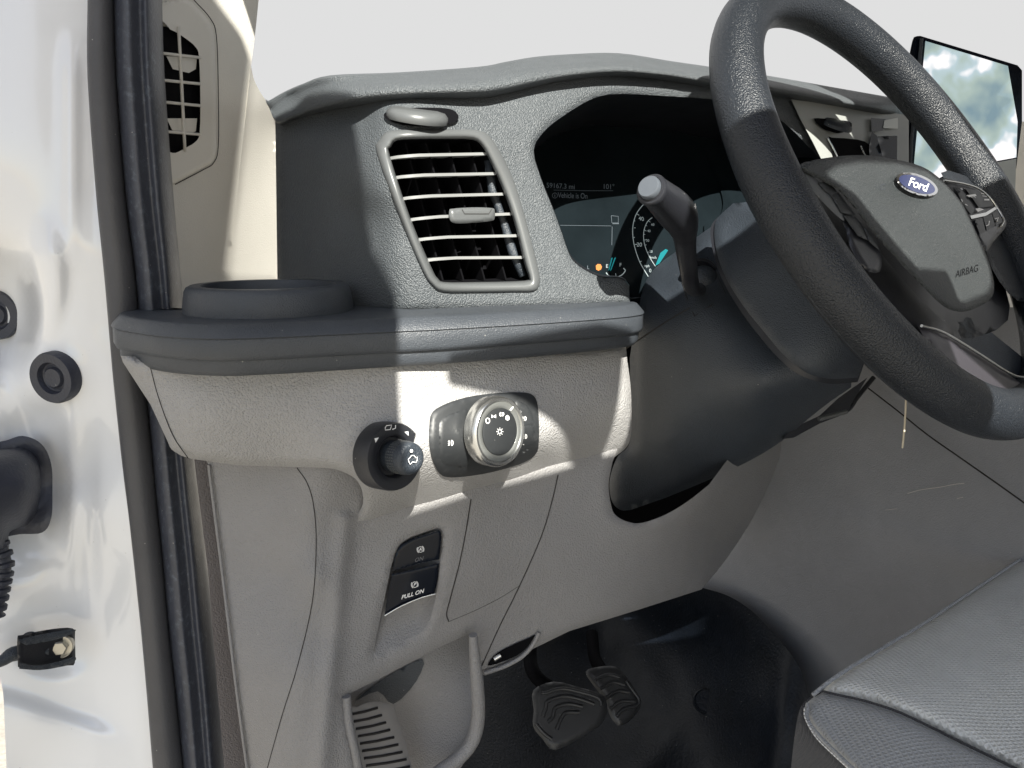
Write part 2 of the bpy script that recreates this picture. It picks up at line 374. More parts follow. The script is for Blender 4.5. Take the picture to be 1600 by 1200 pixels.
# ---------------------------------------------------------------- setting
def sky_backdrop():
    V = []; Fc = []; na, ne = 48, 20; R = 60
    for i in range(ne+1):
        e = math.radians(-12+(82+12)*i/ne)
        for j in range(na+1):
            a = math.radians(-110+250*j/na); V.append((R*math.sin(a)*math.cos(e), R*math.cos(a)*math.cos(e), R*math.sin(e)+1.5))
    for i in range(ne):
        for j in range(na): q = i*(na+1)+j; Fc.append((q, q+1, q+na+2, q+na+1))
    m = bpy.data.materials.new('pale_sky'); m.use_nodes = True; n = m.node_tree.nodes; n.remove(n['Principled BSDF'])
    e = n.new('ShaderNodeEmission'); e.inputs[0].default_value = (1, 1, 1.0, 1); e.inputs[1].default_value = .745/(2**S.view_settings.exposure)
    m.node_tree.links.new(e.outputs[0], n['Material Output'].inputs[0])
    struct(obj('sky', V, Fc, m))
sky_backdrop()
def sun_gobo():  # unseen blocker added behind the camera, its openings cut to shape the sun patches
    d = -SUN/abs(SUN[1])*.40
    def q(a): return [C0+np.array([x, -.10, z])+d for x, z in a]
    def g(px, py, y):
        p = ray(px, py)[0]; p = p*y/p[1]; p = p-SUN*((p[1]+.10)/SUN[1]); return (p[0], p[2])
    lo = .283; b1, b2, b3, b4 = g(622, 803, .53), g(700, 778, .52), g(780, 756, .515), g(925, 716, .505)
    k0, k1, k2 = g(432, 452, .875), g(353, 455, .806), g(393, 100, .806)
    a1, a2, a3, a4 = g(925, 706, .497), g(855, 652, .497), g(790, 612, .500), g(700, 590, .503)
    polys = [[(-.60, lo), (.006, lo-.02), (.006, .42), (.010, .49), (-.006, .54), (-.012, .60), (-.016, .668), (-.05, .722), (-.080, .745), k0, k1, k2, (k2[0]-.004, .90), (-.60, .95)],
             [(-.60, -.20), (1.0, -.20), (1.0, .14), (.50, .13), (.425, .17), (.425, b4[1]), b4, b3, b2, b1, (-.60, b1[1])],
             [(.425, .262), (.50, .195), (.50, .13), (1.0, .14), (1.0, .45), (.232, .47), (.222, .40), (.212, lo), (.425, lo)],
             [(a1[0]+.002, lo), a1, a2, a3, a4, (a4[0], a4[1]+.012), (.17, .405), (.205, .398), (.196, .35), (.186, lo)]]
    hubp = [(1258, 262), (1280, 249), (1323, 243), (1390, 247), (1440, 260), (1475, 283), (1503, 317), (1523, 358), (1551, 430), (1553, 455), (1545, 470), (1507, 487), (1485, 484), (1440, 446), (1400, 404), (1363, 362), (1310, 298)]
    HN = np.array([.110, -.836, .537]); HP = Plane(C0+np.array([.6447, .392, .0209])+HN*.02, HN)
    hh = HP.pt(*np.array(hubp, float).T)-C0; hh = hh-SUN*((hh[:, 1:2]+.10)/SUN[1]); hh = hh[:, [0, 2]]; hole = [tuple(p) for p in hh.mean(0)+(hh-hh.mean(0))*np.array([.88, .90])+np.array([.006, 0])]
    c3 = polys.pop(2); n1, n2 = len(c3), len(hole)
    vs, es, fs, *_ = delaunay_2d_cdt([Vector(p) for p in c3+hole], [(i, (i+1) % n1) for i in range(n1)]+[(n1+i, n1+(i+1) % n2) for i in range(n2)], [], 0, 1e-5)
    cv_ = np.array([tuple(v) for v in vs]); ce = cv_[np.array([list(f) for f in fs])].mean(1)
    kk = inside(ce, c3) & ~inside(ce, hole)
    struct(obj('sun_blocker', q([tuple(v) for v in cv_]), [list(f) for f, k in zip(fs, kk) if k], M['gobo'], smooth=False))
    for p in polys:
        V = q(p)
        struct(obj('sun_blocker', V, [tuple(range(len(V)))], M['gobo'], smooth=False, thick=.006))
sun_gobo()
def cab_shade_panels():  # unseen roof, rear and side panels, added to darken the cab
    def P(x, y, z): return tuple(C0+np.array([x, y, z]))
    V = [P(.10, .26, .50), P(1.7, .26, .50), P(1.7, .86, .56), P(.10, .86, .56), P(.62, -1.3, .52), P(1.7, -1.3, .52), P(.62, .26, .50)]
    struct(obj('roof_shade_panel', V, [(0, 1, 2, 3), (4, 5, 1, 6)], M['lining'], smooth=False, thick=.02))
    V = [P(.75, -1.3, -.9), P(1.7, -1.3, -.9), P(1.7, -1.3, .52), P(.75, -1.3, .52)]
    struct(obj('bulkhead_shade_panel', V, [tuple(range(4))], M['lining'], smooth=False, thick=.02))
    V = [P(1.72, -1.3, -.9), P(1.72, .5, -.9), P(1.72, .5, -.15), P(1.72, -1.3, -.15)]
    struct(obj('side_shade_panel', V, [tuple(range(4))], M['lining'], smooth=False, thick=.02))
    V = [P(.05, -1.3, -.78), P(1.7, -1.3, -.78), P(1.7, .9, -.78), P(.30, .9, -.78), P(.05, .3, -.78)]
    struct(obj('cab_floor', V, [tuple(range(5))], M['blackmat'], smooth=False, thick=.02))
cab_shade_panels()
struct(obj('ground', [(-80, -80, 0), (80, -80, 0), (80, 80, 0), (-80, 80, 0)], [(0, 1, 2, 3)], M['asphalt'], smooth=False))

# ================================================================ white body pillar
pillar = thing('body_pillar', 'white painted door pillar with pressed hollows beside the black seal', 'body panel', (.03, .62, .8))
PIL = Surf(1, [(-40, -40, 0.715), (-40, 300, 0.715), (-30, 480, 0.755), (-40, 700, 0.730), (-40, 950, 0.715), (-40, 1250, 0.715),
               (40, 0, 0.700), (40, 300, 0.697), (25, 480, 0.730), (60, 640, 0.717), (90, 400, 0.687), (100, 520, 0.691), (110, 660, 0.695),
               (40, 760, 0.727), (85, 760, 0.723), (115, 780, 0.695), (60, 900, 0.710), (80, 1010, 0.710), (50, 1120, 0.707), (50, 1220, 0.717),
               (140, 0, 0.687), (150, 300, 0.679), (165, 500, 0.677), (180, 700, 0.677), (200, 900, 0.677), (225, 1100, 0.677), (240, 1250, 0.677),
               (100, 150, 0.689), (150, 900, 0.695), (160, 1100, 0.697), (100, 1200, 0.710)])
pil_out = [(-60, -60), (150, -60)]+cr([(150, 0), (165, 300), (180, 520), (196, 680), (216, 850), (232, 1000), (246, 1100), (262, 1260)], 5)+cr([(12, 1260), (8, 1150), (0, 1060), (-40, 1020)], 4)+[(-60, 1010)]
def prel(x, y):
    g_ = lambda cx, cy, sx, sy: np.exp(-(((x-cx)/(sx*1.15))**2+((y-cy)/(sy*1.15))**2)**2)
    r = .004*np.exp(-((x-(112-.0*y))/13)**2)*np.clip((y-40)/80, 0, 1)*np.clip((430-y)/120, 0, 1)
    r = r-.034*g_(5, 480, 46, 75)+.010*g_(72, 440, 26, 70)-.010*g_(25, 640, 55, 38)
    r = r-.018*g_(38, 765, 62, 95)+.008*np.exp(-((x-112)/12)**2)*np.exp(-((y-770)/110)**2)
    r = r-.008*g_(88, 1012, 52, 36)-.012*g_(20, 560, 30, 40)
    r = r+.006*np.tanh((y-(1085+.32*x))/14)*np.clip((210-x)/60, 0, 1)+.004*np.tanh((x-150)/9)*np.clip((y-650)/100, 0, 1)*np.clip((1000-y)/100, 0, 1)
    r = r*(1-.9*g_(84, 590, 44, 44))
    return r
sheet('pressed_panel', pil_out, PIL, M['paint'], pillar, step=8, thick=.004, relief=prel)
def grommet(px, py, rx):
    c = PIL.pt([px], [py], float(prel(np.array([px]), np.array([py]))[0])+.005)[0]; r = rx*np.linalg.norm(c-C0)/F
    o = lathe('rubber_plug', c, nat(PIL, px, py, prel, 30), [(r, -.006), (r, .001), (r*.94, .0035), (r*.62, .003), (r*.55, -.001), (r*.5, -.0015), (r*.42, -.001), (r*.35, .0015), (r*.12, .001), (.0001, .001)], M['rubber'], pillar, n=40)
grommet(84, 590, 36); grommet(-6, 492, 33)
# wiring boot
boot = thing('wiring_boot', 'black rubber wiring boot with corrugated neck on the white pillar', 'cable boot', (.0, .64, 1.42))
BT = Surf(1, [(-60, 760, 0.655), (0, 700, 0.695), (78, 720, 0.710), (40, 760, 0.677), (20, 800, 0.677), (70, 820, 0.707), (10, 840, 0.685), (-60, 840, 0.655)])
sheet('boot_plate', cr([(-60, 690), (0, 690), (35, 681), (65, 694), (80, 725), (82, 770), (80, 810), (66, 832), (30, 835), (-10, 842), (-60, 845)], 5), PIL, M['rubber'], boot, thick=.002, off=.004, rnd=(10, .003))
sheet('boot_body', cr([(-60, 705), (5, 702), (38, 700), (58, 716), (64, 745), (60, 790), (45, 818), (15, 832), (12, 860), (-20, 880), (-60, 880)], 5), BT, M['rubber'], boot, thick=.002, rnd=(26, .022))
V = []; 
pp = [PIL.pt([x], [y], .02)[0] for x, y in cr([(-8, 850), (0, 880), (-3, 905), (-8, 930), (-14, 960)], 16)]
rr = [.0075+.0022*(i % 8 in (0, 1, 2, 3)) for i in range(len(pp))]
tube('corrugated_neck', pp, rr, M['rubber'], boot, n=20)
# door check strap
chk = thing('door_check_strap', 'black steel door check bracket bolted low on the white pillar', 'door check', (.03, .63, 1.25))
b0 = PIL.pt([70], [1014], .004)[0]; sc = np.linalg.norm(b0-C0)/F
def chkp(x, y, o): return PIL.pt([x], [y], o+.016)[0]
BR = Surf(1, [(30, 1010, 0.680), (115, 1010, 0.700), (70, 985, 0.693), (70, 1040, 0.693)])
sheet('bracket', cr([(28, 1042), (27, 998), (35, 992), (80, 983), (114, 982), (117, 1000), (117, 1036), (105, 1040), (70, 1046), (45, 1046)], 3), BR, M['pod'], chk, step=5, thick=.003, rnd=(4, .002), off=.012)
sheet('bracket_flange', cr([(27, 1000), (60, 992), (114, 983), (113, 990), (85, 1000), (40, 1008)], 3), BR, M['dash2'], chk, step=5, thick=.003, off=.022, rnd=(3, .001))
sheet('bracket_flange', cr([(30, 1035), (55, 1040), (90, 1034), (116, 1026), (116, 1034), (90, 1043), (60, 1047), (30, 1045)], 3), BR, M['dash2'], chk, step=5, thick=.003, off=.022, rnd=(3, .001))
c = chkp(95, 1010, .006); lathe('bolt', c, (-.35, -1, .1), [(.009, -.004), (.009, .001), (.0085, .0015), (.0001, .0015)], M['steel'], chk, n=32)
lathe('bolt_head', chkp(95, 1010, .007), (-.35, -1, .1), [(.0058, 0), (.0058, .004), (.0048, .005), (.0001, .005)], M['steel'], chk, n=6)
lathe('pivot_pin', chkp(46, 998, .016), (-.1, -.5, 1), [(.0055, -.012), (.0055, .0015), (.0045, .0022), (.0001, .0022)], M['dash2'], chk, n=24)
tube('strap_arm', [chkp(x, y, o) for x, y, o in cr([(75, 1015, .010), (50, 1018, .012), (20, 1022, .016), (0, 1034, .02), (-40, 1045, .024)], 4)], [.0045, .006, .0055, .004, .004], M['dash2'], chk, n=12)

# ================================================================ weather seal
seal = thing('weather_seal', 'black rubber door seal with a dusty bulb running down the door opening', 'door seal', (.08, .6, .7))
oL = [(137, -60), (137, 0), (137, 120), (150, 300), (163, 430), (175, 570), (182, 640), (195, 760), (208, 870), (220, 980), (230, 1090), (240, 1210), (248, 1280)]
oM = [(178, -60), (178, 0), (182, 120), (196, 300), (212, 430), (224, 570), (232, 640), (245, 780), (254, 870), (264, 980), (276, 1090), (288, 1210), (296, 1280)]
oR = [(250, -60), (252, 0), (256, 120), (270, 310), (281, 430), (292, 570), (298, 640), (312, 780), (322, 870), (332, 980), (342, 1090), (350, 1210), (356, 1280)]
def strip(name, A, B, prof, mat, parent):
    cs = []
    for t, y in prof:
        cs.append([P3(a[0]+(b[0]-a[0])*t, a[1]+(b[1]-a[1])*t, y) for a, b in zip(cr(A, 5), cr(B, 5))])
    return loft(name, cs, mat, parent, nu=70, k=4, rs=False)
strip('seal_lip', oL, oM, [(0, 0.695), (0.0, 0.667), (.12, 0.659), (.5, 0.655), (.85, 0.658), (.99, 0.667), (1.03, 0.690)], M['sealtrim'], seal)
strip('seal_bulb', oM, oR, [(-.06, 0.695), (-.02, 0.667), (.12, 0.655), (.3, 0.649), (.42, 0.652), (.55, 0.655), (.68, 0.650), (.85, 0.659), (.98, 0.677), (1.02, 0.715)], M['rubdust'], seal)

# ================================================================ windscreen pillar trim
trim = thing('pillar_trim', 'ivory windscreen pillar trim holding a slotted demister vent', 'pillar trim', (.15, .68, 1.2))
cre = [(398, -40), (396, 60), (392, 105), (380, 215), (368, 330), (354, 450), (348, 500)]
TR = Surf(1, [(225, y, .700) for y in (-40, 100, 300, 500)]+[(x, y, .806) for x, y in cre]+[(310, 0, .756), (305, 250, .757), (295, 480, .757)])
TR2 = Surf(1, [(x, y, .806) for x, y in cre]+[(436, 200, .868), (436, 330, .870), (432, 480, .878), (415, 160, .836)])
fo = [(240, -2), (289, -2), (325, 30), (335, 57), (338, 140), (338, 227), (331, 253), (300, 270), (255, 290), (240, 292)]
fo_s = cr([(240, 6), (262, 2), (289, -1)], 3)+cr([(300, 4), (325, 31), (335, 57)], 4)+cr([(337, 140), (338, 227), (331, 253), (318, 262)], 4)+[(274, 286), (240, 292)]
sheet('pillar_cover', cr([(392.5, 104), (397, 124), (408, 146), (425, 170), (435, 190)], 4)+cr([(437, 210), (436, 300), (433, 400), (431, 500)], 3)+cre[::-1][:-3]+[(391.5, 108)], TR2, M['ivory'], trim, thick=.0012)
sheet('pillar_cover', [(225, -60), (407, -60)]+cr([(404, 0), (399, 50), (392, 105)], 4)+cre[3:]+[(240, 500)], TR, M['ivory'], trim, holes=[fo_s[:-1]+[(241, 291)]] if False else [], thick=.0012, rnd=None)
vent = sheet('demister_vent', fo_s, TR, M['ivory2'], trim, off=.009, thick=.008, rnd=(5, .005), step=4,
             holes=[cr([(250, 47), (266, 46), (290, 60), (306, 74), (311, 90), (313, 150), (312, 207), (305, 222), (290, 231), (274, 239), (262, 236), (250, 230)], 3, True)])
cav = sheet('duct_cavity', [(245, 40), (320, 50), (322, 240), (250, 245)], TR, M['dark'], vent, off=.0012, thick=0)
for y0, y1 in ((83, 90), (125, 131), (159, 165), (205, 210)):
    V, Fc = tube_vf([TR.pt([x], [y0+(y1-y0)*(x-252)/60], .009)[0] for x in (248, 270, 290, 313)], .0012, 8); obj('slat', V, Fc, M['ivory2'], vent)
for cx, cy in ((285, 100), (290, 197)):
    sheet('slat_blade', [(260, cy-12), (308, cy-12), (306, cy+8), (295, cy+14), (270, cy+8)], TR, M['ivory2'], vent, off=.005, thick=.001, step=6)
V, Fc = tube_vf([TR.pt([279+10*t], [42+195*t], .0105)[0] for t in np.linspace(0, 1, 8)], .0013, 8); obj('fin', V, Fc, M['ivory2'], vent)
seam('frame_gap', [(274, 288), (318, 265), (334, 254), (341, 228), (341, 140), (338, 56), (328, 28), (303, 0)], TR, M['seam'], trim, r=.0004, off=.0003)

# ================================================================ dashboard
dash = thing('dashboard', 'van dashboard of charcoal grained plastic above warm grey lower panels', 'dashboard', (.35, .6, 1.3))
DU = Surf(1, [(436, 150, .72), (436, 300, .70), (436, 470, .69), (500, 180, .662), (500, 330, .642), (500, 478, .632), (560, 170, .618), (555, 330, .602), (560, 478, .590),
              (600, 180, .578), (588, 300, .565), (620, 400, .553), (655, 465, .545), (600, 478, .566), (650, 158, .570), (700, 175, .562), (715, 215, .556), (750, 300, .549), (715, 440, .543),
              (850, 455, .526), (985, 470, .508), (820, 200, .552), (850, 330, .538), (950, 440, .515), (880, 140, .560), (1000, 135, .560), (1110, 145, .560), (1240, 170, .565), (1300, 250, .565), (1420, 200, .575)])
vent_hole = cr([(589, 240), (592, 220), (607, 205), (650, 202), (700, 202), (745, 203), (765, 213), (783, 240), (800, 275), (815, 320), (830, 375), (842, 425), (843, 444), (834, 455), (800, 456), (740, 457), (693, 456), (675, 445), (660, 422), (625, 340)], 3, True)
op_edge = [(1282, 248)]+cr([(1262, 228), (1240, 205), (1215, 185), (1180, 168), (1150, 160), (1110, 155), (1040, 150), (960, 147), (918, 158), (865, 192), (840, 218), (834, 234)], 4)+cr([(836, 250), (850, 290), (870, 340), (888, 392), (900, 411), (921, 425), (942, 433), (962, 434), (975, 437), (983, 448)], 4)
up_out = [(430, 180)]+cr([(434, 170), (493, 155), (548, 150), (640, 146), (743, 147), (787, 140), (880, 118), (960, 114), (1110, 133), (1200, 142), (1290, 158), (1420, 180)], 3)+[(1420, 230), (1300, 268)]+op_edge+[(984, 474)]+[(850, 479), (700, 485), (600, 487), (552, 486), (500, 486), (434, 484)]
upd = sheet('upper_panel', up_out, DU, M['dash'], dash, holes=[vent_hole], step=8, thick=.003, rnd=(7, .004),
            relief=lambda x, y: .0045/(1+np.exp(-(x-(578+.0045*np.maximum(y-260, 0)**1.9*.35+np.maximum(0, 200-y)*.1))/9.))-.0045)
# hood inner wall from the opening edge back to the display
OE = np.array(op_edge)
near = DU.pt(OE[:, 0], OE[:, 1], -.003)
LENS = Plane(C0+np.array([.46, .66, -.02]), (-.12, -1, .30))
inner = [(1180, 260)]+cr([(1175, 250), (1165, 240), (1150, 232), (1130, 224), (1110, 218), (1086, 214), (1047, 205), (975, 200), (930, 196), (890, 204), (862, 214), (834, 234)], 4)+cr([(830, 250), (842, 290), (862, 340), (880, 392), (893, 415), (915, 432), (937, 441), (958, 445), (972, 448), (983, 460)], 4)
IN = np.array(inner); far = LENS.pt(IN[:, 0], IN[:, 1], .0)
loft('hood_wall', [near, near*.6+far*.4+np.array([0, 0, .004]), far], M['pod'], dash, k=4, rs=False)
# instrument cluster
clu = sheet('instrument_cluster', [(820, 180), (1320, 180), (1320, 520), (820, 520)], LENS, M['lens'], dash, step=30, thick=.002)
clu2 = sheet('lens_bezel', cr([(1047, 206), (1086, 223), (1108, 250), (1122, 285), (1130, 318), (1122, 340), (1100, 360), (1180, 400), (1250, 300), (1180, 200), (1100, 190)], 3, True), LENS, M['lens'], clu, off=.004, thick=.003)
M['teal'] = material('needle_glow', (.0, .07, .08), .4, emit=(.02, .45, .5, .14))
M['disp'] = material('display_white', (.2, .23, .24), .4, emit=(.5, .6, .62, .12))
M['dispdim'] = material('display_dim', (.1, .12, .14), .4, emit=(.3, .36, .42, .02))
M['amber'] = material('warning_amber', (.25, .08, .02), .4, emit=(1, .32, .08, .25))
text('odometer_text', '59167.3 mi', (876, 291), (10, 0.6), (0, -11), LENS, M['dispdim'], clu)
text('temperature_text', '101°', (951, 292), (10, 0.3), (0, -11), LENS, M['dispdim'], clu)
text('message_text', 'Vehicle is On', (895, 306), (8.6, .3), (0, -12), LENS, M['dispdim'], clu)
marks('message_icon', [('l', arc(867, 305.5, 4.0, 0, 360, 20), .7), ('l', [(867, 304), (867, 308)], .9)], LENS, M['dispdim'], clu)
marks('display_line', [('l', [(865, 297), (910, 298), (958, 298)], .5), ('l', [(875, 352), (955, 353)], .4), ('l', [(956.5, 354), (956, 383)], .5), ('l', [(955, 337), (966, 338), (966, 348), (956, 348), (955, 337)], .5), ('l', [(957, 349.5), (967, 349.5)], .8)], LENS, M['dispdim'], clu)
ga = [(1011, 315), (1004, 321), (995, 333), (990, 347), (988.5, 362), (990, 378), (994, 394), (1000, 410), (1008, 424), (1013, 432)]
gb = [(1019, 340), (1012, 346), (1007, 357), (1005.5, 369), (1007, 381), (1011, 393), (1017, 405), (1024, 416)]
it = [('l', cr(ga, 4), 1.1), ('l', cr(gb, 4), .9)]
for (x, y, dx, dy) in ((994.5, 333.5, 4, 3), (991, 356, 2, 0), (990, 371, 2, 0), (992, 382, 4, 0), (1000, 409, 2.5, -1), (990.5, 345, 2, .3)): it.append(('l', [(x, y), (x+dx, y+dy)], .9))
for (x, y, dx, dy) in ((1013, 345, 3, 2), (1009, 352, 2, 1), (1006.5, 359, 3.5, 2), (1006, 366, 2, .3), (1006.5, 375, 4, -.4), (1008, 383, 2, -.5), (1011, 395, 3, -1.5), (1016, 403, 2, -1)): it.append(('l', [(x, y), (x+dx, y+dy)], .7))
marks('speedometer_scale', it, LENS, M['disp'], clu)
text('speed_number', '40', (1002, 342), (8.5, 1.5), (-1, -9), LENS, M['disp'], clu)
text('speed_number', '20', (999, 382.5), (8.5, 0), (0, -9), LENS, M['disp'], clu)
text('speed_number', '0', (1016, 423), (7, 0), (0, -8), LENS, M['disp'], clu)
text('unit_text', 'mph', (1010.5, 415.5), (5, .3), (0, -6), LENS, M['disp'], clu)
text('unit_text', 'km/h', (1021, 402.5), (5, .4), (0, -6), LENS, M['disp'], clu)
for s_, x, y in (('60', 1020, 351), ('40', 1014, 361), ('30', 1012, 376), ('20', 1017, 393)): text('small_number', s_, (x, y), (5, .3), (0, -5.5), LENS, M['disp'], clu)
marks('needle', [('p', [(1024, 415), (1032, 395), (1040, 389), (1044, 391), (1030, 412)])], LENS, M['teal'], clu)
marks('needle', [('p', [(950.5, 423), (955, 403), (957.5, 402.5), (952.5, 421)]), ('p', [(953, 423.5), (960, 403), (962.5, 402), (955, 422)])], LENS, M['teal'], clu)
marks('fuel_scale', [('l', cr([(947, 426), (952, 431), (962, 433), (971, 430), (977, 423), (974, 419)], 4), 1.4), ('l', [(962, 427), (962.5, 432)], .8)], LENS, M['disp'], clu)
text('fuel_text', 'E', (948.5, 416), (8, 0), (0, -8), LENS, M['disp'], clu); text('fuel_text', 'F', (969.5, 414), (8, 0), (0, -8), LENS, M['disp'], clu)
text('fuel_text', 'L', (919, 418), (7, 0), (0, -8), LENS, M['dispdim'], clu)
marks('fuel_warning', [('p', [(931.5, 421), (931, 415), (934, 412.5), (938.5, 413), (940.5, 417), (939, 421), (935, 423)])], LENS, M['amber'], clu)

# side air vent
av = loft('air_vent', [], M['frame']) if False else None
fo_ = np.array(vent_hole)
fi_pts = [(609, 244), (611, 229), (621, 219), (655, 217), (700, 217), (738, 218), (753, 228), (765, 250), (780, 282), (794, 318), (806, 356), (819, 410), (826, 432), (824, 438), (795, 440), (740, 441), (695, 441), (684, 435), (674, 418), (640, 338)]
fi_ = np.array(cr(fi_pts, 3, True))
mid = fo_*.62+fi_*.38; mid2 = fo_*.2+fi_*.8
av = loft('air_vent', [DU.pt(fo_[:, 0], fo_[:, 1], -.004), DU.pt(fo_[:, 0]*.97+fi_[:, 0]*.03, fo_[:, 1]*.97+fi_[:, 1]*.03, .002), DU.pt(mid[:, 0], mid[:, 1], .0045), DU.pt(mid2[:, 0], mid2[:, 1], .003), DU.pt(fi_[:, 0], fi_[:, 1], -.003), DU.pt(fi_[:, 0], fi_[:, 1], -.012)], M['frame'], dash, k=3, closed_u=True, rs=False)
cav_n = DU.pt(fi_[:, 0], fi_[:, 1], -.012); cc = cav_n.mean(0)
loft('vent_cavity', [cav_n, cav_n+(cc-cav_n)*.08+np.array([0.0, .055, 0]), cc+(cav_n-cc)*.01+np.array([0, .055, 0])], M['dark'], av, closed_u=True, rs=False)
for i, (x0, y0, x1, y1) in enumerate(((609, 245, 760, 242), (614, 276, 775, 273), (625, 309, 787, 305), (638, 342, 800, 336), (652, 373, 811, 370), (665, 405, 821, 404))):
    xs = np.linspace(x0, x1, 14); t = np.linspace(0, 1, 14); ys = y0+(y1-y0)*t-4.0*(np.minimum(t, .3)/.3)**.6+3.0*np.maximum(0, t-.9)*0
    A = DU.pt(xs, ys, -.005-.004*(np.maximum(0, .12-t)/.12)); B = A+np.array([0, .018, -.001]); A2 = A+np.array([0, -.0002, -.0021]); B2 = B+np.array([0, 0, -.0016])
    loft('slat', [B, A, A2, B2], M['slat'], av, closed_v=True, rs=False, autosm=35)
for x in (640, 672, 705, 738, 770):
    a = DU.pt([x-18], [225], -.028)[0]; b = DU.pt([x+40], [436], -.028)[0]
    V, Fc = box_vf((a+b)/2, (b-a)/2, (0, .012, 0), (.0007, 0, 0)); obj('vane', V, Fc, M['dark'], av, smooth=False)
TB = Plane(DU.pt([738], [335], .002)[0], (0, -1, .1))
tab = sheet('vent_tab', cr([(702, 329), (708, 326), (738, 324), (768, 325), (773, 329), (773, 340), (768, 345), (740, 348), (712, 349), (703, 343)], 4, True), TB, M['frame'], av, step=4, thick=.012, rnd=(5, .003), off=.002)
marks('tab_groove', [('l', [(722, 327), (726, 334), (764, 334), (768, 327)], .9)], TB, M['seam'], tab, off=.0025)
V, Fc = tube_vf([DU.pt([x], [y], o)[0] for x, y, o in ((762, 250, -.016), (770, 300, -.018), (785, 340, -.018), (800, 390, -.016), (817, 432, -.014))], [.003, .004, .003, .004, .003], 8); obj('link_rod', V, Fc, M['dash2'], av)
# thumb wheel
twc = DU.pt([660], [181], .004)[0]
sheet('dial_recess', cr([(600, 178), (618, 171), (660, 168), (702, 170), (716, 180), (712, 190), (690, 195), (660, 197), (630, 195), (606, 188)], 4, True), DU, M['dark'], dash, off=.0042, thick=.0005, step=5)
lathe('vent_dial', twc+np.array([0, .008, 0]), (0, -.25, 1), [(.0001, .0060), (.014, .0058), (.020, .0046), (.0225, .002), (.0228, -.001), (.022, -.003), (.0001, -.003)], M['frame'], dash, n=48)
# ---- top pad
bot = cr([(421, 166, .745), (438, 196, .735), (465, 184, .69), (493, 175, .662), (548, 164, .62), (640, 159, .585), (743, 158, .575), (787, 152, .575), (830, 141, .575), (880, 130, .575), (960, 123, .575), (1040, 130, .575), (1110, 143, .575), (1200, 153, .575), (1290, 168, .575), (1400, 186, .58), (1428, 190, .68)], 4)
low = cr([(418, 157, .745), (432, 190, .70), (463, 177, .675), (493, 166, .645), (548, 152, .60), (640, 143, .562), (743, 140, .550), (787, 135, .548), (830, 126, .548), (880, 117, .548), (960, 110, .548), (1040, 116, .548), (1110, 127, .548), (1200, 139, .548), (1290, 155, .548), (1400, 174, .56), (1428, 178, .68)], 4)
top = cr([(418, 157, .745), (425, 172, .72), (455, 152, .695), (480, 142, .665), (530, 130, .625), (620, 124, .585), (743, 117, .572), (787, 110, .57), (830, 101, .57), (880, 96, .57), (960, 93, .57), (1040, 104, .57), (1110, 114, .57), (1200, 127, .57), (1290, 142, .57), (1400, 161, .575), (1428, 166, .69)], 4)
sil = cr([(418, 157, .745), (420, 158, .74), (445, 145, .72), (475, 132, .69), (515, 119, .655), (620, 115, .63), (743, 106, .62), (787, 98, .62), (830, 91, .62), (880, 87, .62), (960, 85, .62), (1040, 97, .62), (1110, 107, .62), (1200, 121, .62), (1290, 137, .62), (1400, 156, .62), (1428, 160, .70)], 4)
cv = [[P3(*q) for q in c] for c in (bot, low, top, sil)]
ext = [p+np.array([.075, .16, .008]) for p in cv[3]]; ext2 = [p+np.array([.175, .38, -.02]) for p in cv[3]]
und = [p+np.array([.024, .05, .002]) for p in cv[0]]
loft('top_pad', [und]+cv+[ext, ext2], M['dash'], dash, k=4, rs=False)
# ---- cup-holder shelf
zt, zb = -.063, -.071
fr = [(225, 484), (203, 488), (186, 495), (176, 503), (174, 509), (186, 514), (250, 524), (335, 528), (420, 526), (510, 522), (615, 517), (700, 513), (850, 504), (960, 496), (1000, 491), (1007, 487)]
fr3 = np.array([PZ(x, y, zb) for x, y in cr(fr, 5)])
tg = np.gradient(fr3, axis=0); tg /= np.linalg.norm(tg, axis=1)[:, None]; nr = np.stack([-tg[:, 1], tg[:, 0], 0*tg[:, 0]], -1)  # towards the dash
prof = [(.30, zt+.0), (.02, zt), (.009, zt-.0002), (.0065, zt-.001), (.0005, zb+.0005), (0, zb-.0005), (.0012, zb-.0015), (.0008, zb-.003), (.0005, zb-.012), (.0018, zb-.0148), (.0042, zb-.0155), (.0042, zb-.022), (.007, zb-.0255), (.02, zb-.027), (.06, zb-.027)]
cvs = []
for o_, z_ in prof:
    q = fr3.copy()
    if o_ > .1: # back edge follows the body
        q = fr3+np.array([.06, .14, 0]); q[0] = fr3[0]+np.array([-.01, .1, 0])
    else: q = fr3+nr*o_
    q[:, 2] = C0[2]+z_; cvs.append(q)
# make the back curve: straight line well behind the upper panel
n_ = len(fr3); bk = np.linspace(P3(150, 480, .66), P3(1005, 470, .53), n_); bk[:8] = P3(225, 476, .66); bk[:, 2] = C0[2]+zt; cvs[0] = bk
shelf = loft('shelf', cvs, M['shelf'], dash, rs=False, autosm=50)
# cup holder
cc = PZ(422, 484, zt); R = .0605
lathe('cup_holder', cc, (0, 0, 1), [(R, -.002), (R*.995, .003), (R*.965, .0145), (R*.94, .0175), (R*.90, .0188), (R*.84, .0186), (R*.79, 0.0188), (R*.765, .014), (R*.74, -.006), (R*.73, -.03), (.0001, -.03)], M['shelf'], dash, n=96, autosm=50)
lathe('cup_well_shade', cc, (0, 0, 1), [(R*.775, .0155), (R*.745, .004), (R*.735, .0012), (.0001, .0012)], M['gloss'], dash, n=72, autosm=40)  # black insert stands for the shade inside the cup holder

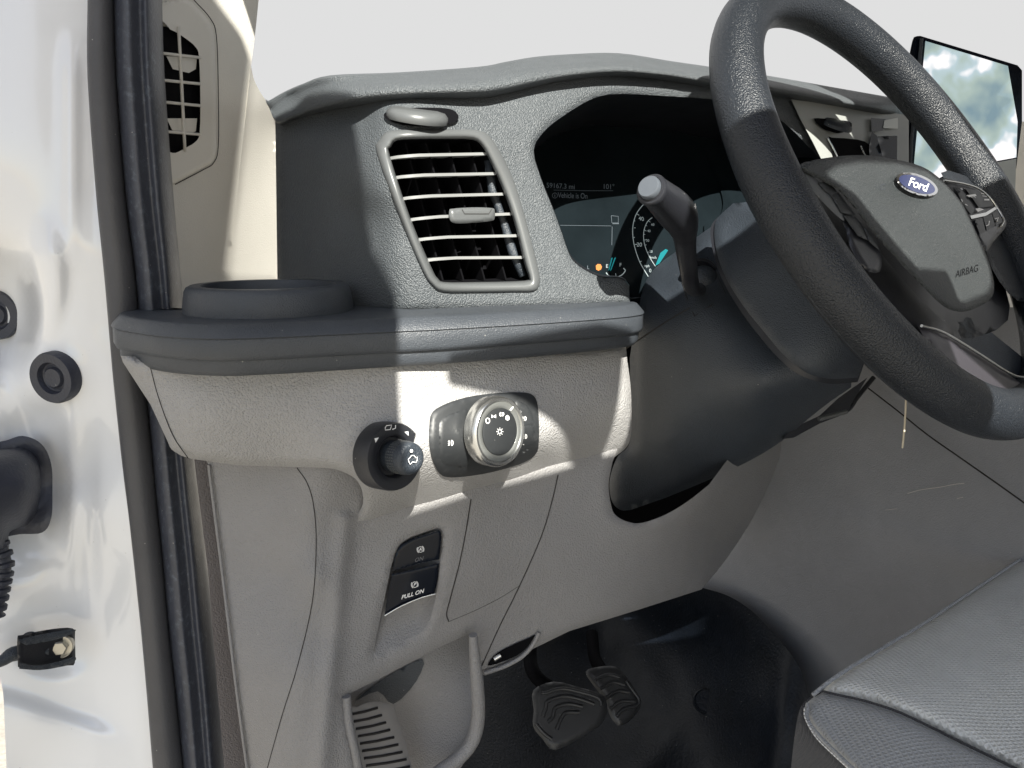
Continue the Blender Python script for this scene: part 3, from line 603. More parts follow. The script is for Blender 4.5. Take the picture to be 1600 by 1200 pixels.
# ---- switch panel (grained warm grey roll under the shelf)
SP = Surf(1, [(188, 555, .600), (215, 620, .602), (240, 575, .588), (300, 560, .570), (300, 640, .566), (300, 715, .580), (450, 555, .542), (450, 640, .538), (450, 725, .552),
              (560, 555, .522), (560, 640, .517), (560, 750, .520), (545, 825, .562), (640, 560, .512), (640, 650, .503), (640, 740, .503), (640, 800, .552),
              (750, 560, .508), (750, 650, .497), (750, 720, .496), (750, 770, .540), (850, 555, .505), (850, 640, .495), (850, 695, .497), (860, 738, .535), (985, 555, .503), (985, 640, .495), (980, 695, .512)])
rz = lambda x: 1
sp_out = [(189, 556)]+[(300, 560), (450, 560), (640, 556), (850, 548), (978, 540)]+cr([(980, 562), (985, 600), (987, 640), (986, 680), (978, 700), (956, 717)], 3)+[(873, 740), (736, 779), (640, 806)]+[(541, 829)]+cr([(552, 812), (566, 790), (566, 768), (555, 748), (530, 735), (505, 731), (464, 730)], 4)+[(370, 727), (300, 717)]+cr([(283, 712), (268, 702), (262, 690)], 3)+[(235, 632), (192, 566)]
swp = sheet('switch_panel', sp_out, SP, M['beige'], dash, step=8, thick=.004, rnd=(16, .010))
seam('panel_seam', [(234, 570), (248, 622), (270, 680), (294, 716)], SP, M['seam'], swp, r=.0003, drop=0.0)
# headlight switch plate
hs_out = cr([(671, 665), (675, 645), (692, 633), (720, 623), (750, 617), (780, 614), (810, 613), (830, 616), (839, 628), (842, 655), (842, 690), (838, 708), (820, 722), (780, 735), (740, 743), (705, 746), (688, 741), (677, 722), (671, 695)], 4, True)
HS = SP
hsw = sheet('headlight_switch', hs_out, HS, M['pod'], dash, off=.0030, thick=.004, step=5, rnd=(4, .0015))
M['switch'] = material('matte_black_button', (.022, .024, .026), .45, mott=.25, dust=(.25, (.1, .1, .1), 60, .55), specks=True)
hsw.data.materials[0] = M['switch']
def inset(name, pts, surf, parent, off, mat=M['switch'], th=.002, k=3):
    return sheet(name, cr(pts, k, True), surf, mat, parent, off=off, thick=th, step=4, rnd=(2.5, .0009))
inset('fog_lamp_button', [(686, 664), (690, 655), (705, 646), (722, 641), (732, 643), (733, 690), (732, 729), (705, 729), (693, 726), (688, 715), (686, 690)], HS, hsw, .0038)
inset('dimmer_button', [(805, 628), (818, 629), (830, 642), (834, 655), (834, 664), (806, 668)], HS, hsw, .0038)
inset('dimmer_button', [(806, 669), (834, 665), (834, 690), (830, 700), (806, 712)], HS, hsw, .0038)
hc = HS.pt([765], [673], .003)[0]; nrm = np.array([.20, -1, .12]); nrm /= np.linalg.norm(nrm)
fc = HS.pt([783], [678], .0)[0]; pxm = np.linalg.norm(hc-C0)/F
Rk = 56*pxm*.985
kn = lathe('knob', hc, nrm, [(Rk*.98, 0), (Rk*.98, .003), (Rk*1.0, .0045), (Rk, .0088), (Rk*.975, .0108), (Rk*.93, .0118), (Rk*.86, .0116), (Rk*.84, .0105)], M['silver'], hsw, n=72, autosm=45,
           fn=lambda r, h, a, i: r*(1-.012*(abs(math.sin(a*4)) > .93)*(1 < i < 4)))
KP = Plane(hc+nrm*.0106, nrm)
kc = KP.p; 
u_, v_, _n = frame_of(nrm)
def disc_pts(r, c=kc, n=48): return [c+r*(math.cos(2*math.pi*i/n)*u_+math.sin(2*math.pi*i/n)*v_) for i in range(n)]
def P2(p):
    d = np.array(p)-C0; z = d@FW; return (800+F*(d@RT)/z, 600-F*(d@UP)/z)
lathe('knob_ring', kc, nrm, [(Rk*.85, 0), (Rk*.80, .0005), (Rk*.70, .0002), (Rk*.66, -.0005)], M['ring'], kn, n=64)
lathe('knob_face', kc, nrm, [(Rk*.66, -.002), (Rk*.66, .0005), (Rk*.62, .0009), (.0001, .0009)], M['switch'], kn, n=64)
kx, ky = P2(kc)
sx, sy = (783-kx)*0, 0
KQ = Plane(kc+nrm*.0011, nrm)
e1 = (.62, .05); e2 = (.04, .85)
g = 1
marks('knob_symbol', [('l', arc(kx-19, ky-17, 3.0, 0, 360, 16, 4), 1.5), ('p', [(kx-13, ky-27), (kx-10, ky-24), (kx-6, ky-27), (kx-6, ky-21), (kx-10, ky-23), (kx-13, ky-21)]),
                      ('l', arc(kx+2, ky-27, 2.2, 90, 270, 10, 2.8), 1.5), ('p', [(kx+3, ky-30), (kx+6, ky-30), (kx+7, ky-27), (kx+5, ky-24), (kx+3, ky-24)]),
                      ('p', [(kx+9, ky-24), (kx+12, ky-26), (kx+15, ky-23), (kx+15, ky-19), (kx+12, ky-17), (kx+9, ky-19)]),
                      ('l', arc(kx, ky, 2.6, 0, 360, 16, 3.2), 1.2)]+[('l', [(kx+4*math.cos(a), ky+4.8*math.sin(a)), (kx+5.4*math.cos(a), ky+6.2*math.sin(a))], 1.1) for a in np.arange(0, 6.2, math.pi/4)]
      + [('l', [(kx+16, ky-33), (kx+21, ky-39)], 2.6)], KQ, M['white'], kn, off=.0004)
def lampicon(name, cx, cy, s, parent, surf, off=.006, flip=1):
    it = [('l', arc(cx+1.5*s, cy, 2.6*s, -90, 90, 10, 4.2*s), 1.0*s), ('l', [(cx+1.5*s, cy-4.2*s), (cx+1*s, cy), (cx+1.5*s, cy+4.2*s)], 1.0*s)]
    for k in (-3, 0, 3): it.append(('l', [(cx-4*s, cy+k*s+1), (cx-1*s, cy+k*s)], .9*s))
    it.append(('l', [(cx-2.6*s, cy-4*s), (cx-2.2*s, cy), (cx-2.8*s, cy+4.5*s)], .7*s))
    marks(name, it, surf, M['white'], parent, off=off)
lampicon('lamp_symbol', 704, 692, 1.0, hsw, HS, .0046)
lampicon('dimmer_symbol', 819, 654, .8, hsw, HS, .0046); lampicon('dimmer_symbol', 820, 682, .8, hsw, HS, .0046)
text('plus_text', '+', (813, 644), (8, 0), (0, -8), HS, M['white'], hsw, off=.0046); text('minus_text', '-', (818, 694), (8, 0), (0, -8), HS, M['white'], hsw, off=.0046)
# mirror control
mc = SP.pt([612], [713], .005)[0]; px2 = np.linalg.norm(mc-C0)/F; nm = np.array([.20, -1, .12]); nm /= np.linalg.norm(nm)
Rm = 53*px2
mir = lathe('mirror_control', mc, nm, [(Rm, -.012), (Rm, .002), (Rm*.97, .0042), (Rm*.90, .0044), (Rm*.64, .0042), (Rm*.60, .0034), (Rm*.56, -.001), (Rm*.3, -.001), (.0001, -.001)], M['pod'], dash, n=72)
mk = lathe('mirror_knob', mc-nm*.001+np.array([.001, 0, 0]), nm, [(Rm*.46, 0), (Rm*.46, .006), (Rm*.47, .0065), (Rm*.47, .0145), (Rm*.47, .0185), (Rm*.43, .0215), (Rm*.36, .0222), (Rm*.25, .0214), (.0001, .0208)], M['dash2'], mir, n=72, autosm=50)
mu, mv, _ = frame_of(nm); parts = []
for row in range(4):
    for j in range(36):
        a = 2*math.pi*(j+.5*(row % 2)*0)/36; dd = math.cos(a)*mu+math.sin(a)*mv; tt = -math.sin(a)*mu+math.cos(a)*mv
        c_ = mc-nm*.001+np.array([.001, 0, 0])+dd*(Rm*.472)+nm*(.008+row*.0022)
        parts.append(box_vf(c_, dd*.0004, tt*.0005, nm*.0006))
V, Fc = merge(parts); obj('knurling', V, Fc, M['frame'], mir, smooth=False)
MK = Plane(mc+nm*.0212, nm); qx, qy = P2(mc+nm*.0208+np.array([.001, 0, 0]))
marks('mirror_symbol', [('p', [(qx-1+2.4*math.cos(a), qy-12+2.8*math.sin(a)) for a in np.arange(0, 6.28, .5)]),
                        ('l', [(qx-6, qy+1), (qx-3, qy-2), (qx-1, qy-5), (qx+3, qy-5), (qx+6, qy-1), (qx+8, qy-3), (qx+8, qy+2), (qx+6, qy+6), (qx+1, qy+5), (qx-3, qy+9), (qx-5, qy+5), (qx-6, qy+1)], 1.2)], MK, M['white'], mk, off=.0012)
MB = Plane(mc+nm*.0044, nm)
marks('mirror_arrow', [('p', [(585, 685), (592, 683.5), (587, 692)]), ('p', [(632, 675), (638, 674), (638.5, 681)]), ('l', [(602, 668), (602, 672), (610, 671), (612, 664), (604, 665), (602, 668)], 1.3), ('l', [(613, 671), (618, 669), (618, 664)], 1.6)], MB, M['white'], mir, off=.0004)

# ---- lower panel
LP = Surf(1, [(300, 720, .615), (330, 900, .612), (385, 1200, .600), (420, 740, .585), (450, 900, .575), (440, 1200, .568), (500, 735, .555), (490, 800, .560), (495, 900, .555), (480, 1050, .553), (500, 1200, .550),
              (540, 825, .560), (530, 900, .557), (520, 1000, .555), (560, 1100, .548), (560, 1220, .548), (640, 800, .545), (640, 900, .540), (650, 1000, .545), (740, 780, .532), (740, 900, .530), (740, 1000, .540),
              (860, 740, .525), (850, 850, .518), (830, 950, .525), (800, 1030, .535), (960, 700, .515), (960, 850, .505), (950, 960, .508), (1100, 750, .495), (1100, 900, .53), (1220, 700, .57), (1150, 850, .565)])
lp_out = [(312, 700), (560, 700), (985, 650)]+cr([(957, 722), (951, 757), (955, 790), (962, 805), (980, 815), (1003, 817), (1040, 804), (1075, 783), (1108, 757)], 4)+[(1150, 700), (1222, 680)]+cr([(1218, 715), (1200, 760), (1170, 820), (1130, 880), (1096, 921)], 4)+[(1000, 952), (890, 986)]+cr([(820, 1020), (785, 1040), (752, 1057)], 2)+cr([(748, 1040), (742, 1015), (738, 990), (730, 992)], 3)+[(700, 1005), (640, 1036), (542, 1086)]+cr([(540, 1090), (545, 1130), (556, 1180), (566, 1240)], 3)+[(566, 1290), (398, 1290)]+cr([(388, 1210), (370, 1080), (348, 900), (325, 725)], 4)
ppk = [(622, 845), (648, 836), (691, 826), (691, 850), (684, 900), (677, 940), (672, 985), (628, 1007), (584, 1022), (590, 985), (600, 945), (611, 890)]
pk_hole = cr([(617, 866), (626, 850), (642, 839)], 3)+cr([(670, 829), (686, 825), (692, 832), (691, 850)], 3)+cr([(688, 880), (683, 920), (677, 950), (668, 976), (655, 990), (625, 1006)], 3)+[(583, 1022), (592, 975), (600, 940), (610, 890)]
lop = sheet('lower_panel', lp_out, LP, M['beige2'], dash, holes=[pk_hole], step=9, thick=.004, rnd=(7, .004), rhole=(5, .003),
            relief=lambda x, y: .006*np.exp(-((x-(538-.10*(y-830)))/14.)**2)*(y > 800))
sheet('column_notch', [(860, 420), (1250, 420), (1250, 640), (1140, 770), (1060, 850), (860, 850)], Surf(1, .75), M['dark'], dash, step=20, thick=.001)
seam('panel_seam', [(464, 731), (480, 755), (490, 790), (494, 850), (488, 940), (465, 1040), (440, 1120), (415, 1210)], LP, M['seam'], lop, r=.00035)
seam('panel_seam', [(736, 780), (728, 830), (718, 880), (705, 930), (698, 958), (701, 971)], LP, M['seam'], lop, r=.0005)
seam('panel_seam', [(702, 971), (740, 955), (780, 935), (812, 915)], LP, M['seam'], lop, r=.0002)
seam('panel_seam', [(872, 742), (862, 785), (845, 840), (812, 915), (780, 980), (752, 1042)], LP, M['seam'], lop, r=.0005)
tube('trim_edge', LP.pt(*np.array(cr([(326, 726), (348, 900), (370, 1080), (388, 1215)], 6)).T, .001), .0012, M['beige2'], lop, n=8)
sheet('edge_flange', [(300, 690), (326, 690), (328, 722), (350, 900), (372, 1080), (390, 1220), (352, 1220), (340, 1080), (326, 900)], Surf(1, .635), M['flange'], dash, step=20, thick=.003)
# access slot
sheet('access_slot', cr([(762, 1040), (775, 1022), (800, 1008), (828, 996), (836, 992), (825, 1010), (808, 1024), (785, 1034)], 3, True), LP, M['dark'], dash, off=.0015, thick=.001, step=5)
tube('slot_lip', LP.pt(*np.array(cr([(756, 1052), (790, 1040), (815, 1026), (832, 1008), (842, 988)], 5)).T, .002), .002, M['beige2'], dash, n=8)
tube('slot_catch', LP.pt([772, 782], [1030, 1024], .003), .002, M['silver'], dash, n=8)
# brake switch panel + finger recess
SWF = Surf(1, [(640, 830, .545), (690, 830, .536), (690, 940, .535), (600, 950, .548), (640, 900, .541)])
psw = sheet('parking_brake_switch', cr([(601, 960), (606, 930), (612, 897)], 3)+[(686, 880)]+cr([(684, 905), (679, 928)], 2)+cr([(665, 933), (630, 944), (602, 961)], 3), SWF, M['gloss'], dash, off=-.0002, step=3, thick=.004, rnd=(2.5, .0008))
hsb = sheet('brake_hold_switch', cr([(613, 891), (617, 870), (622, 857), (630, 849), (645, 841)], 3)+cr([(670, 833), (684, 829), (689, 833), (689, 850)], 3)+[(686, 874)]+cr([(660, 879), (635, 886), (613, 893)], 3), SWF, M['gloss'], dash, off=.0003, step=3, thick=.004, rnd=(2.5, .0008))
tube('switch_edge', SWF.pt(*np.array(cr([(601, 962), (625, 948), (655, 935), (680, 928)], 5)).T, .001), .0006, M['silver'], psw, n=8)
e1 = (11.5, -3.2); e2 = (3.0, -11)
text('switch_text', 'PULL ON', (645, 928.5), (8.6, -2.6), (2.2, -9.2), SWF, M['white'], psw, off=.0008, bold=.02)
text('switch_text', 'ON', (655, 874), (8.6, -2.2), (2.0, -9), SWF, M['grey_print'], hsb, off=.0008)
for (cx, cy, ch, par) in ((657, 858.5, 'A', hsb), (648, 913.5, 'P', psw)):
    text('switch_letter', ch, (cx, cy), (6.2, -1.5), (1.5, -7), SWF, M['white'], par, off=.0008, bold=.02)
    marks('switch_symbol', [('l', arc(cx, cy, 4.0, 0, 360, 20, 4.4), .8), ('l', arc(cx, cy, 5.4, 120, 215, 8, 6), .9), ('l', arc(cx, cy, 5.4, -60, 35, 8, 6), .9)], SWF, M['white'], par, off=.0008)
H = np.array(dens(clean(pk_hole), 9)); hn = LP.pt(H[:, 0], H[:, 1], -.003); hcx = hn.mean(0)
loft('finger_recess', [hn, hcx+(hn-hcx)*.90+np.array([.001, .004, .001]), hcx+(hn-hcx)*.72+np.array([.001, .010, .001]), hcx+(hn-hcx)*.01+np.array([.001, .011, .001])], M['beige2'], dash, closed_u=True, rs=False)
# storage pocket at the foot of the panel
pk_top = cr([(542, 1088), (600, 1058), (660, 1028), (700, 1008), (728, 997)], 4)
POC = Surf(1, [(540, 1090, .62), (600, 1100, .62), (730, 1000, .585), (740, 1100, .555), (700, 1200, .55), (620, 1200, .60), (640, 1060, .60)])
pocket = sheet('storage_pocket', [(535, 1070), (740, 980), (752, 1010), (755, 1110), (740, 1170), (700, 1230), (560, 1260), (530, 1200)], POC, M['beige2'], dash, step=10, thick=.003)
sheet('pocket_back', cr([(555, 1095), (600, 1060), (660, 1030), (650, 1065), (615, 1100), (590, 1080)], 3, True), POC, M['dash2'], pocket, off=.002, thick=.001)
RBP = Surf(1, [(545, 1100, .575), (600, 1100, .575), (640, 1200, .56), (560, 1220, .56)])
rb = sheet('ribbed_liner', cr([(545, 1118), (560, 1104), (580, 1097), (600, 1098), (614, 1104), (625, 1135), (636, 1170), (642, 1215), (600, 1260), (560, 1240)], 4, True), RBP, M['ivory2'], pocket, thick=.003, rnd=(5, .002))
rb.data.materials[0] = material('grey_liner', (.20, .19, .18), .5, mott=.05)
for i in range(10):
    y = 1112+i*11.5; x0 = 550+i*3.2; x1 = min(640, 590+i*6.4); V, Fc = tube_vf(RBP.pt([x0, (x0+x1)/2, x1], [y+4, y, y-6], .0006), .0011, 6); obj('rib', V, Fc, M['seam'], rb)
rim = cr([(745, 992), (748, 1030), (752, 1075), (753, 1120), (745, 1155), (725, 1182), (695, 1205), (660, 1230)], 6)
tube('pocket_rim', [P3(x-6, y, .528+.012*(i/len(rim))) for i, (x, y) in enumerate(rim)], [.0035, .0055, .006, .006, .006], M['beige2'], dash, n=16)
tube('pocket_rim', LP.pt(*np.array(cr([(541, 1088), (545, 1130), (556, 1180), (566, 1240)], 6)).T, .0), .0035, M['beige2'], dash, n=12)

# ---- centre part of the dash seen through the wheel
CDP = Surf(1, [(1200, 170, .562), (1420, 190, .562), (1420, 300, .55), (1280, 300, .55), (1200, 300, .55)])
pan = sheet('centre_panel', [(1236, 155), (1420, 180), (1420, 330), (1300, 330), (1283, 248), (1270, 222), (1250, 185)], CDP, M['frame'], dash, step=8, thick=.003, off=.004)
pan.data.materials[0] = material('pale_satin_trim', (.24, .25, .24), .35, mott=.05)
sheet('centre_vent', cr([(1296, 217), (1300, 215), (1340, 218), (1358, 226), (1362, 245), (1366, 290), (1330, 290), (1310, 262)], 2, True), CDP, M['dark'], dash, off=.008, step=6, thick=.001)
tube('vent_rim', CDP.pt(*np.array([(1293, 216), (1300, 228), (1308, 245), (1316, 262)]).T, .009), .0010, M['silver'], dash, n=6)
tube('vent_rim', CDP.pt(*np.array([(1344, 228), (1352, 245), (1358, 262)]).T, .009), .0010, M['silver'], dash, n=6)
sheet('tray_recess', cr([(1272, 185), (1300, 187), (1328, 190), (1330, 200), (1320, 206), (1308, 208), (1296, 205), (1284, 200)], 3, True), CDP, M['dark'], dash, off=.008, step=4, thick=.001)
dk = CDP.pt([1306], [196], .012)[0]; lathe('centre_dial', dk, (0, -.5, 1), [(.0001, .005), (.012, .0045), (.0165, .002), (.017, -.001), (.0001, -.002)], M['dash2'], dash, n=32)
sheet('dark_divider', [(1362, 205), (1370, 212), (1384, 262), (1380, 300), (1362, 300), (1358, 230)], CDP, M['gloss'], dash, off=.011, step=6, thick=.001)
sheet('lower_glass', [(1370, 213), (1402, 212), (1401, 300), (1392, 300)], CDP, M['gloss'], dash, off=.010, step=8, thick=.001)
sheet('small_button', [(1382, 188), (1403, 184), (1403, 201), (1380, 200)], CDP, material('pale_button', (.5, .52, .5), .4), dash, off=.012, step=6, thick=.001)
sheet('centre_recess', [(1361, 184), (1384, 186), (1380, 204), (1362, 206)], CDP, M['pod'], dash, off=.011, step=6, thick=.001)
# centre console bits seen below the hub
sheet('console_switches', [(1540, 430), (1570, 430), (1570, 500), (1520, 512), (1500, 490)], Surf(1, .60), material('pale_console', (.42, .45, .42), .45, mott=.08), dash, step=10)

# ================================================================ touchscreen
scr = thing('touchscreen', 'upright touchscreen with dark frame and a painted glowing reflection of trees and sky', 'screen', (1.05, .62, 1.6))
SC = Plane(P3(1440, 58, .62), (-.45, -1, .05))
def quad(a, b, c, d): return [a, b, c, d]
sheet('screen_housing', cr([(1424, 70), (1428, 58), (1438, 56)], 2)+[(1590, 102), (1597, 110), (1597, 190), (1588, 262), (1580, 300), (1405, 330), (1402, 180)], SC, M['gloss'], scr, step=20, thick=.018, off=.0)
tube('housing_edge', SC.pt([1440, 1435, 1424, 1419], [60, 110, 220, 320], .004), .0022, M['dash2'], scr, n=8)
def screen_reflection_mat():  # outdoor reflection put in as glowing colour noise
    m = bpy.data.materials.new('painted_reflection_glass'); m.use_nodes = True; n = m.node_tree.nodes; l = m.node_tree.links; b = n['Principled BSDF']
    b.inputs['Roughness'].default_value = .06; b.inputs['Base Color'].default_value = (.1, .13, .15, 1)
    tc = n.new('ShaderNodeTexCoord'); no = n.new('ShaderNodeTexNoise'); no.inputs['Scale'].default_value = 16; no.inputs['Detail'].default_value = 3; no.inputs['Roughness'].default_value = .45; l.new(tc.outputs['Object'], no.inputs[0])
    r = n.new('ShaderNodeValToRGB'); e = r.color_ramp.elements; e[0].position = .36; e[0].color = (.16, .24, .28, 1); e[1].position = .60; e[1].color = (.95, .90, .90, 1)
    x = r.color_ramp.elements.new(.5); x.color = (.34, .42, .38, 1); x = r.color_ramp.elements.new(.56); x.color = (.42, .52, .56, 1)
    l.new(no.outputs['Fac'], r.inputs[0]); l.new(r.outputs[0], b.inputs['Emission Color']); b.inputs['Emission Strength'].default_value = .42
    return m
sheet('painted_reflection_glass', [(1446, 64), (1575, 103), (1590, 190), (1588, 246), (1500, 262), (1424, 300)], SC, screen_reflection_mat(), scr, step=20, thick=.001, off=.003)
sheet('screen_base', [(1500, 264), (1588, 248), (1585, 330), (1490, 340)], SC, material('pale_screen_base', (.45, .47, .46), .4), scr, step=20, thick=.004, off=.002)

# passenger side door panel far right
pd = thing('passenger_door', 'pale passenger door trim at the far right edge of view', 'door', (1.6, .6, 1.0))
sheet('door_trim', [(1592, 190), (1700, 190), (1700, 640), (1540, 640), (1560, 300), (1590, 240)], Surf(0, 1.5), M['ivory'], pd, step=30, thick=.02)

dv, df = box_vf(C0+np.array([1.56, -.09, -.37]), (.05, 0, 0), (0, .70, 0), (0, 0, .52)); obj('door_panel', dv, df, M['ivory'], pd, smooth=False)
# ================================================================ centre console (big warm grey side)
con = thing('centre_console', 'large warm grey console side with scuffs right of the footwell', 'console', (.9, .7, .9))
CN = Surf(0, [(1000, 600, .86), (1700, 600, .86), (1300, 1200, .86), (1300, 900, .868)])
csd = sheet('console_side', [(1080, 480), (1700, 480), (1700, 1000), (1400, 1250), (1080, 1250)], CN, M['console'], con, step=25, thick=.005,
      relief=lambda x, y: .006*np.exp(-(((x-1440)*.75+(y-790)*-.62)/40)**2)*0-.012/(1+np.exp(-((x-1500)*.8-(y-820)*.9)/30)))
dv, df = box_vf(C0+np.array([1.15, -.08, -.45]), (.285, 0, 0), (0, .42, 0), (0, 0, .33)); obj('console_body', dv, df, M['console'], con, smooth=False)
seam('console_seam', [(1352, 603), (1400, 640), (1450, 680), (1500, 715), (1560, 757), (1620, 800)], CN, M['seam'], csd, r=.0009, off=.002-.0)
M['scuff'] = material('pale_scuff', (.46, .43, .40), .7)
marks('scuff', [('l', cr([(1418, 771), (1436, 766), (1455, 763), (1470, 761), (1490, 757), (1507, 755)], 3), .9), ('l', [(1495, 779), (1505, 777)], .7), ('l', [(1383, 797), (1402, 795)], .6)], CN, M['scuff'], csd, off=.001)
# footwell mat
fl = thing('footwell_liner', 'black moulded footwell liner with a round cap behind the pedals', 'floor liner', (.75, .8, .9))
FWs = Surf(1, [(700, 1050, .90), (760, 1200, .78), (900, 950, .98), (900, 1150, .82), (1000, 1000, .88), (1000, 1200, .72), (1095, 920, .765), (1150, 940, .70), (1100, 1000, .76), (1100, 1100, .72), (1100, 1200, .67), (1200, 985, .64), (1200, 1100, .61), (1200, 1200, .58), (1245, 1040, .59), (1262, 1080, .565), (1262, 1200, .53), (1240, 1150, .56)])
flm = sheet('liner', [(640, 900), (900, 900)]+cr([(1080, 915), (1100, 919), (1140, 932), (1175, 955), (1205, 985), (1230, 1015), (1250, 1045), (1260, 1075), (1263, 1110), (1258, 1250)], 4)+[(640, 1260)], FWs, M['blackmat'], fl, step=12, thick=.004,
      relief=lambda x, y: .012*np.exp(-((x-(1222-.12*(y-1100)))/16)**2)*(y > 990)*np.clip((y-990)/60, 0, 1)+.004*np.exp(-((np.hypot((x-960), (y-1100)*.9)-95)/20)**2)*(x > 950))
cpt = FWs.pt([1102], [1095], .003)[0]; cn_ = (C0-cpt); cn_ /= np.linalg.norm(cn_)
lathe('round_cap', cpt, (-.5, -.55, .65), [(.0165, -.006), (.0165, .001), (.0150, .0025), (.0135, .001), (.0001, .001)], M['blackmat'], fl, n=40)

# ================================================================ pedals
M['pedal'] = material('pedal_rubber', (.02, .021, .023), .42, mott=.3, specks=True)
def pedal(name, label, outline, ribs, arm, y, nrm_, loc):
    t = thing(name, label, 'pedal', loc); pl = Plane(P3(outline[0][0], outline[0][1], y), nrm_)
    sheet('pedal_pad', cr(outline, 3, True), pl, M['pedal'], t, step=6, thick=.012, rnd=(8, .005))
    for r in ribs: tube('tread', pl.pt(*np.array(cr(r, 4)).T, .0005), .0022, M['pedal'], t, n=8)
    tube('pedal_arm', [P3(*q) for q in cr(arm, 5)], .009, M['dark'], t, n=12)
pedal('brake_pedal', 'wide black rubber brake pedal with angular treads', [(833, 1079), (865, 1065), (905, 1074), (942, 1086), (949, 1108), (944, 1125), (925, 1143), (868, 1172), (848, 1155), (833, 1135), (834, 1110)],
      [[(846, 1083), (855, 1082), (878, 1076), (905, 1081), (934, 1090), (940, 1102)], [(848, 1120), (853, 1107), (856, 1096), (880, 1088), (905, 1092), (928, 1100)], [(856, 1128), (864, 1120), (868, 1106), (888, 1100), (910, 1104)], [(870, 1140), (876, 1125), (884, 1114), (905, 1113)], [(838, 1132), (850, 1146), (862, 1155)]],
      [(890, 1090, .76), (840, 1060, .78), (828, 1020, .82), (840, 960, .85)], .70, (-.25, -.75, .6), (.53, .7, .95))
pedal('accelerator_pedal', 'narrow black accelerator pedal with curved treads beside the brake pedal', [(915, 1050), (935, 1042), (962, 1042), (982, 1062), (1000, 1092), (998, 1110), (982, 1128), (965, 1134), (953, 1118), (945, 1095), (930, 1075)],
      [[(930, 1062), (950, 1054), (968, 1058)], [(938, 1076), (958, 1066), (976, 1070)], [(945, 1092), (965, 1080), (984, 1082)], [(954, 1108), (970, 1096), (992, 1096)], [(963, 1120), (975, 1108), (996, 1102), (998, 1092), (988, 1078), (978, 1064)]],
      [(950, 1060, .80), (930, 1030, .84), (925, 990, .88)], .73, (-.25, -.75, .6), (.6, .72, .95))

# ================================================================ steering column
scol = thing('steering_column', 'charcoal moulded steering column shroud with a control stalk', 'steering column', (.6, .5, 1.45))
SH = Surf(1, [(990, 470, .580), (1005, 448, .60), (1055, 394, .60), (1127, 344, .555), (1090, 380, .565), (1060, 430, .560), (1030, 480, .555), (985, 560, .58), (985, 700, .600), (950, 757, .62),
              (1050, 560, .530), (1050, 680, .545), (1020, 780, .60), (1120, 480, .500), (1130, 560, .480), (1130, 650, .490), (1110, 745, .54), (1190, 600, .440), (1200, 680, .470), (1180, 715, .50), (1160, 450, .50), (1220, 540, .44), (1290, 590, .41), (1298, 627, .43), (1250, 670, .46)])
sh_out = cr([(1127, 344), (1100, 362), (1078, 378), (1055, 394)], 3)+cr([(1038, 406), (1020, 423), (1006, 447), (998, 480), (990, 520), (984, 560)], 4)+cr([(985, 620), (984, 690), (966, 712), (956, 735), (952, 760), (957, 785), (970, 797), (985, 797)], 4)+cr([(1040, 778), (1107, 750), (1173, 719), (1223, 688), (1262, 655), (1298, 627), (1330, 605)], 4)+[(1330, 560), (1250, 440), (1150, 340)]
shr = sheet('lower_shroud', sh_out, SH, M['dash2'], scol, step=9, thick=.003, rnd=(24, .016))
col2 = Surf(1, [(1117, 372, .500), (1132, 420, .475), (1150, 455, .460), (1195, 520, .425), (1240, 570, .395), (1290, 592, .38), (1130, 350, .50), (1200, 330, .455), (1250, 430, .41), (1330, 560, .37), (1180, 400, .45), (1340, 600, .38)])
sheet('upper_collar', cr([(1145, 318), (1122, 340), (1116, 358), (1118, 385), (1126, 415), (1140, 445), (1165, 483), (1195, 520), (1220, 550), (1245, 572), (1268, 586), (1300, 592), (1340, 590)], 4)+[(1360, 540), (1280, 400), (1220, 310)], col2, M['dash2'], scol, step=9, thick=.004, rnd=(9, .006))
sheet('collar_gap', cr([(1143, 322), (1116, 345), (1110, 362), (1113, 388), (1121, 418), (1135, 450), (1160, 490), (1188, 527), (1214, 557), (1240, 580), (1270, 594), (1300, 600), (1340, 597)], 4)+[(1360, 540), (1280, 400), (1220, 310)], col2, M['pod'], scol, off=-.008, step=9, thick=.006)
seam('shroud_seam', [(978, 545), (1010, 523), (1045, 500), (1078, 481)], SH, M['seam'], shr, r=.0006, k=3)
seam('shroud_seam', [(1066, 441), (1072, 462), (1085, 494), (1110, 478), (1150, 454)], SH, M['seam'], shr, r=.0006, k=1)
seam('shroud_seam', [(1105, 402), (1118, 425), (1134, 459)], SH, M['seam'], shr, r=.0003, k=2)
bc = P3(1099, 437, .528)
lathe('stalk_socket', P3(1094, 432, .536), (-.75, -.65, .1), [(.017, -.006), (.0165, .001), (.0140, .003), (.012, .001), (.0001, -.002)], M['pod'], scol, n=40)
bv, bf = [], []
lathe('stalk_ball', P3(1098, 437, .530), (-.75, -.65, .1), [(.0130*math.cos(a), .0110*math.sin(a)) for a in np.linspace(-.3, 1.45, 10)]+[(.0001, .0110)], M['dash2'], scol, n=40)
stk = thing('indicator_stalk', 'black indicator stalk with grey end button rising from the steering column', 'stalk', tuple(P3(1085, 450, .5)))
lev = cr([(1093, 452, .515, .0055), (1083, 451, .495, .0062), (1078, 436, .478, .0066), (1075, 415, .468, .0072), (1072, 392, .462, .0078), (1070, 370, .456, .0088), (1067, 352, .450, .0115), (1060, 336, .446, .0138), (1048, 322, .442, .0135), (1036, 311, .438, .0122), (1027, 303, .435, .0112), (1020, 298, .433, .0108)], 4)
tube('lever', [P3(q[0], q[1], q[2]) for q in lev], [q[3] for q in lev], M['pod'], stk, n=28)
ax = P3(1018, 295, .4325)-P3(1036, 311, .438); ax /= np.linalg.norm(ax); ec = P3(1020, 298, .433)
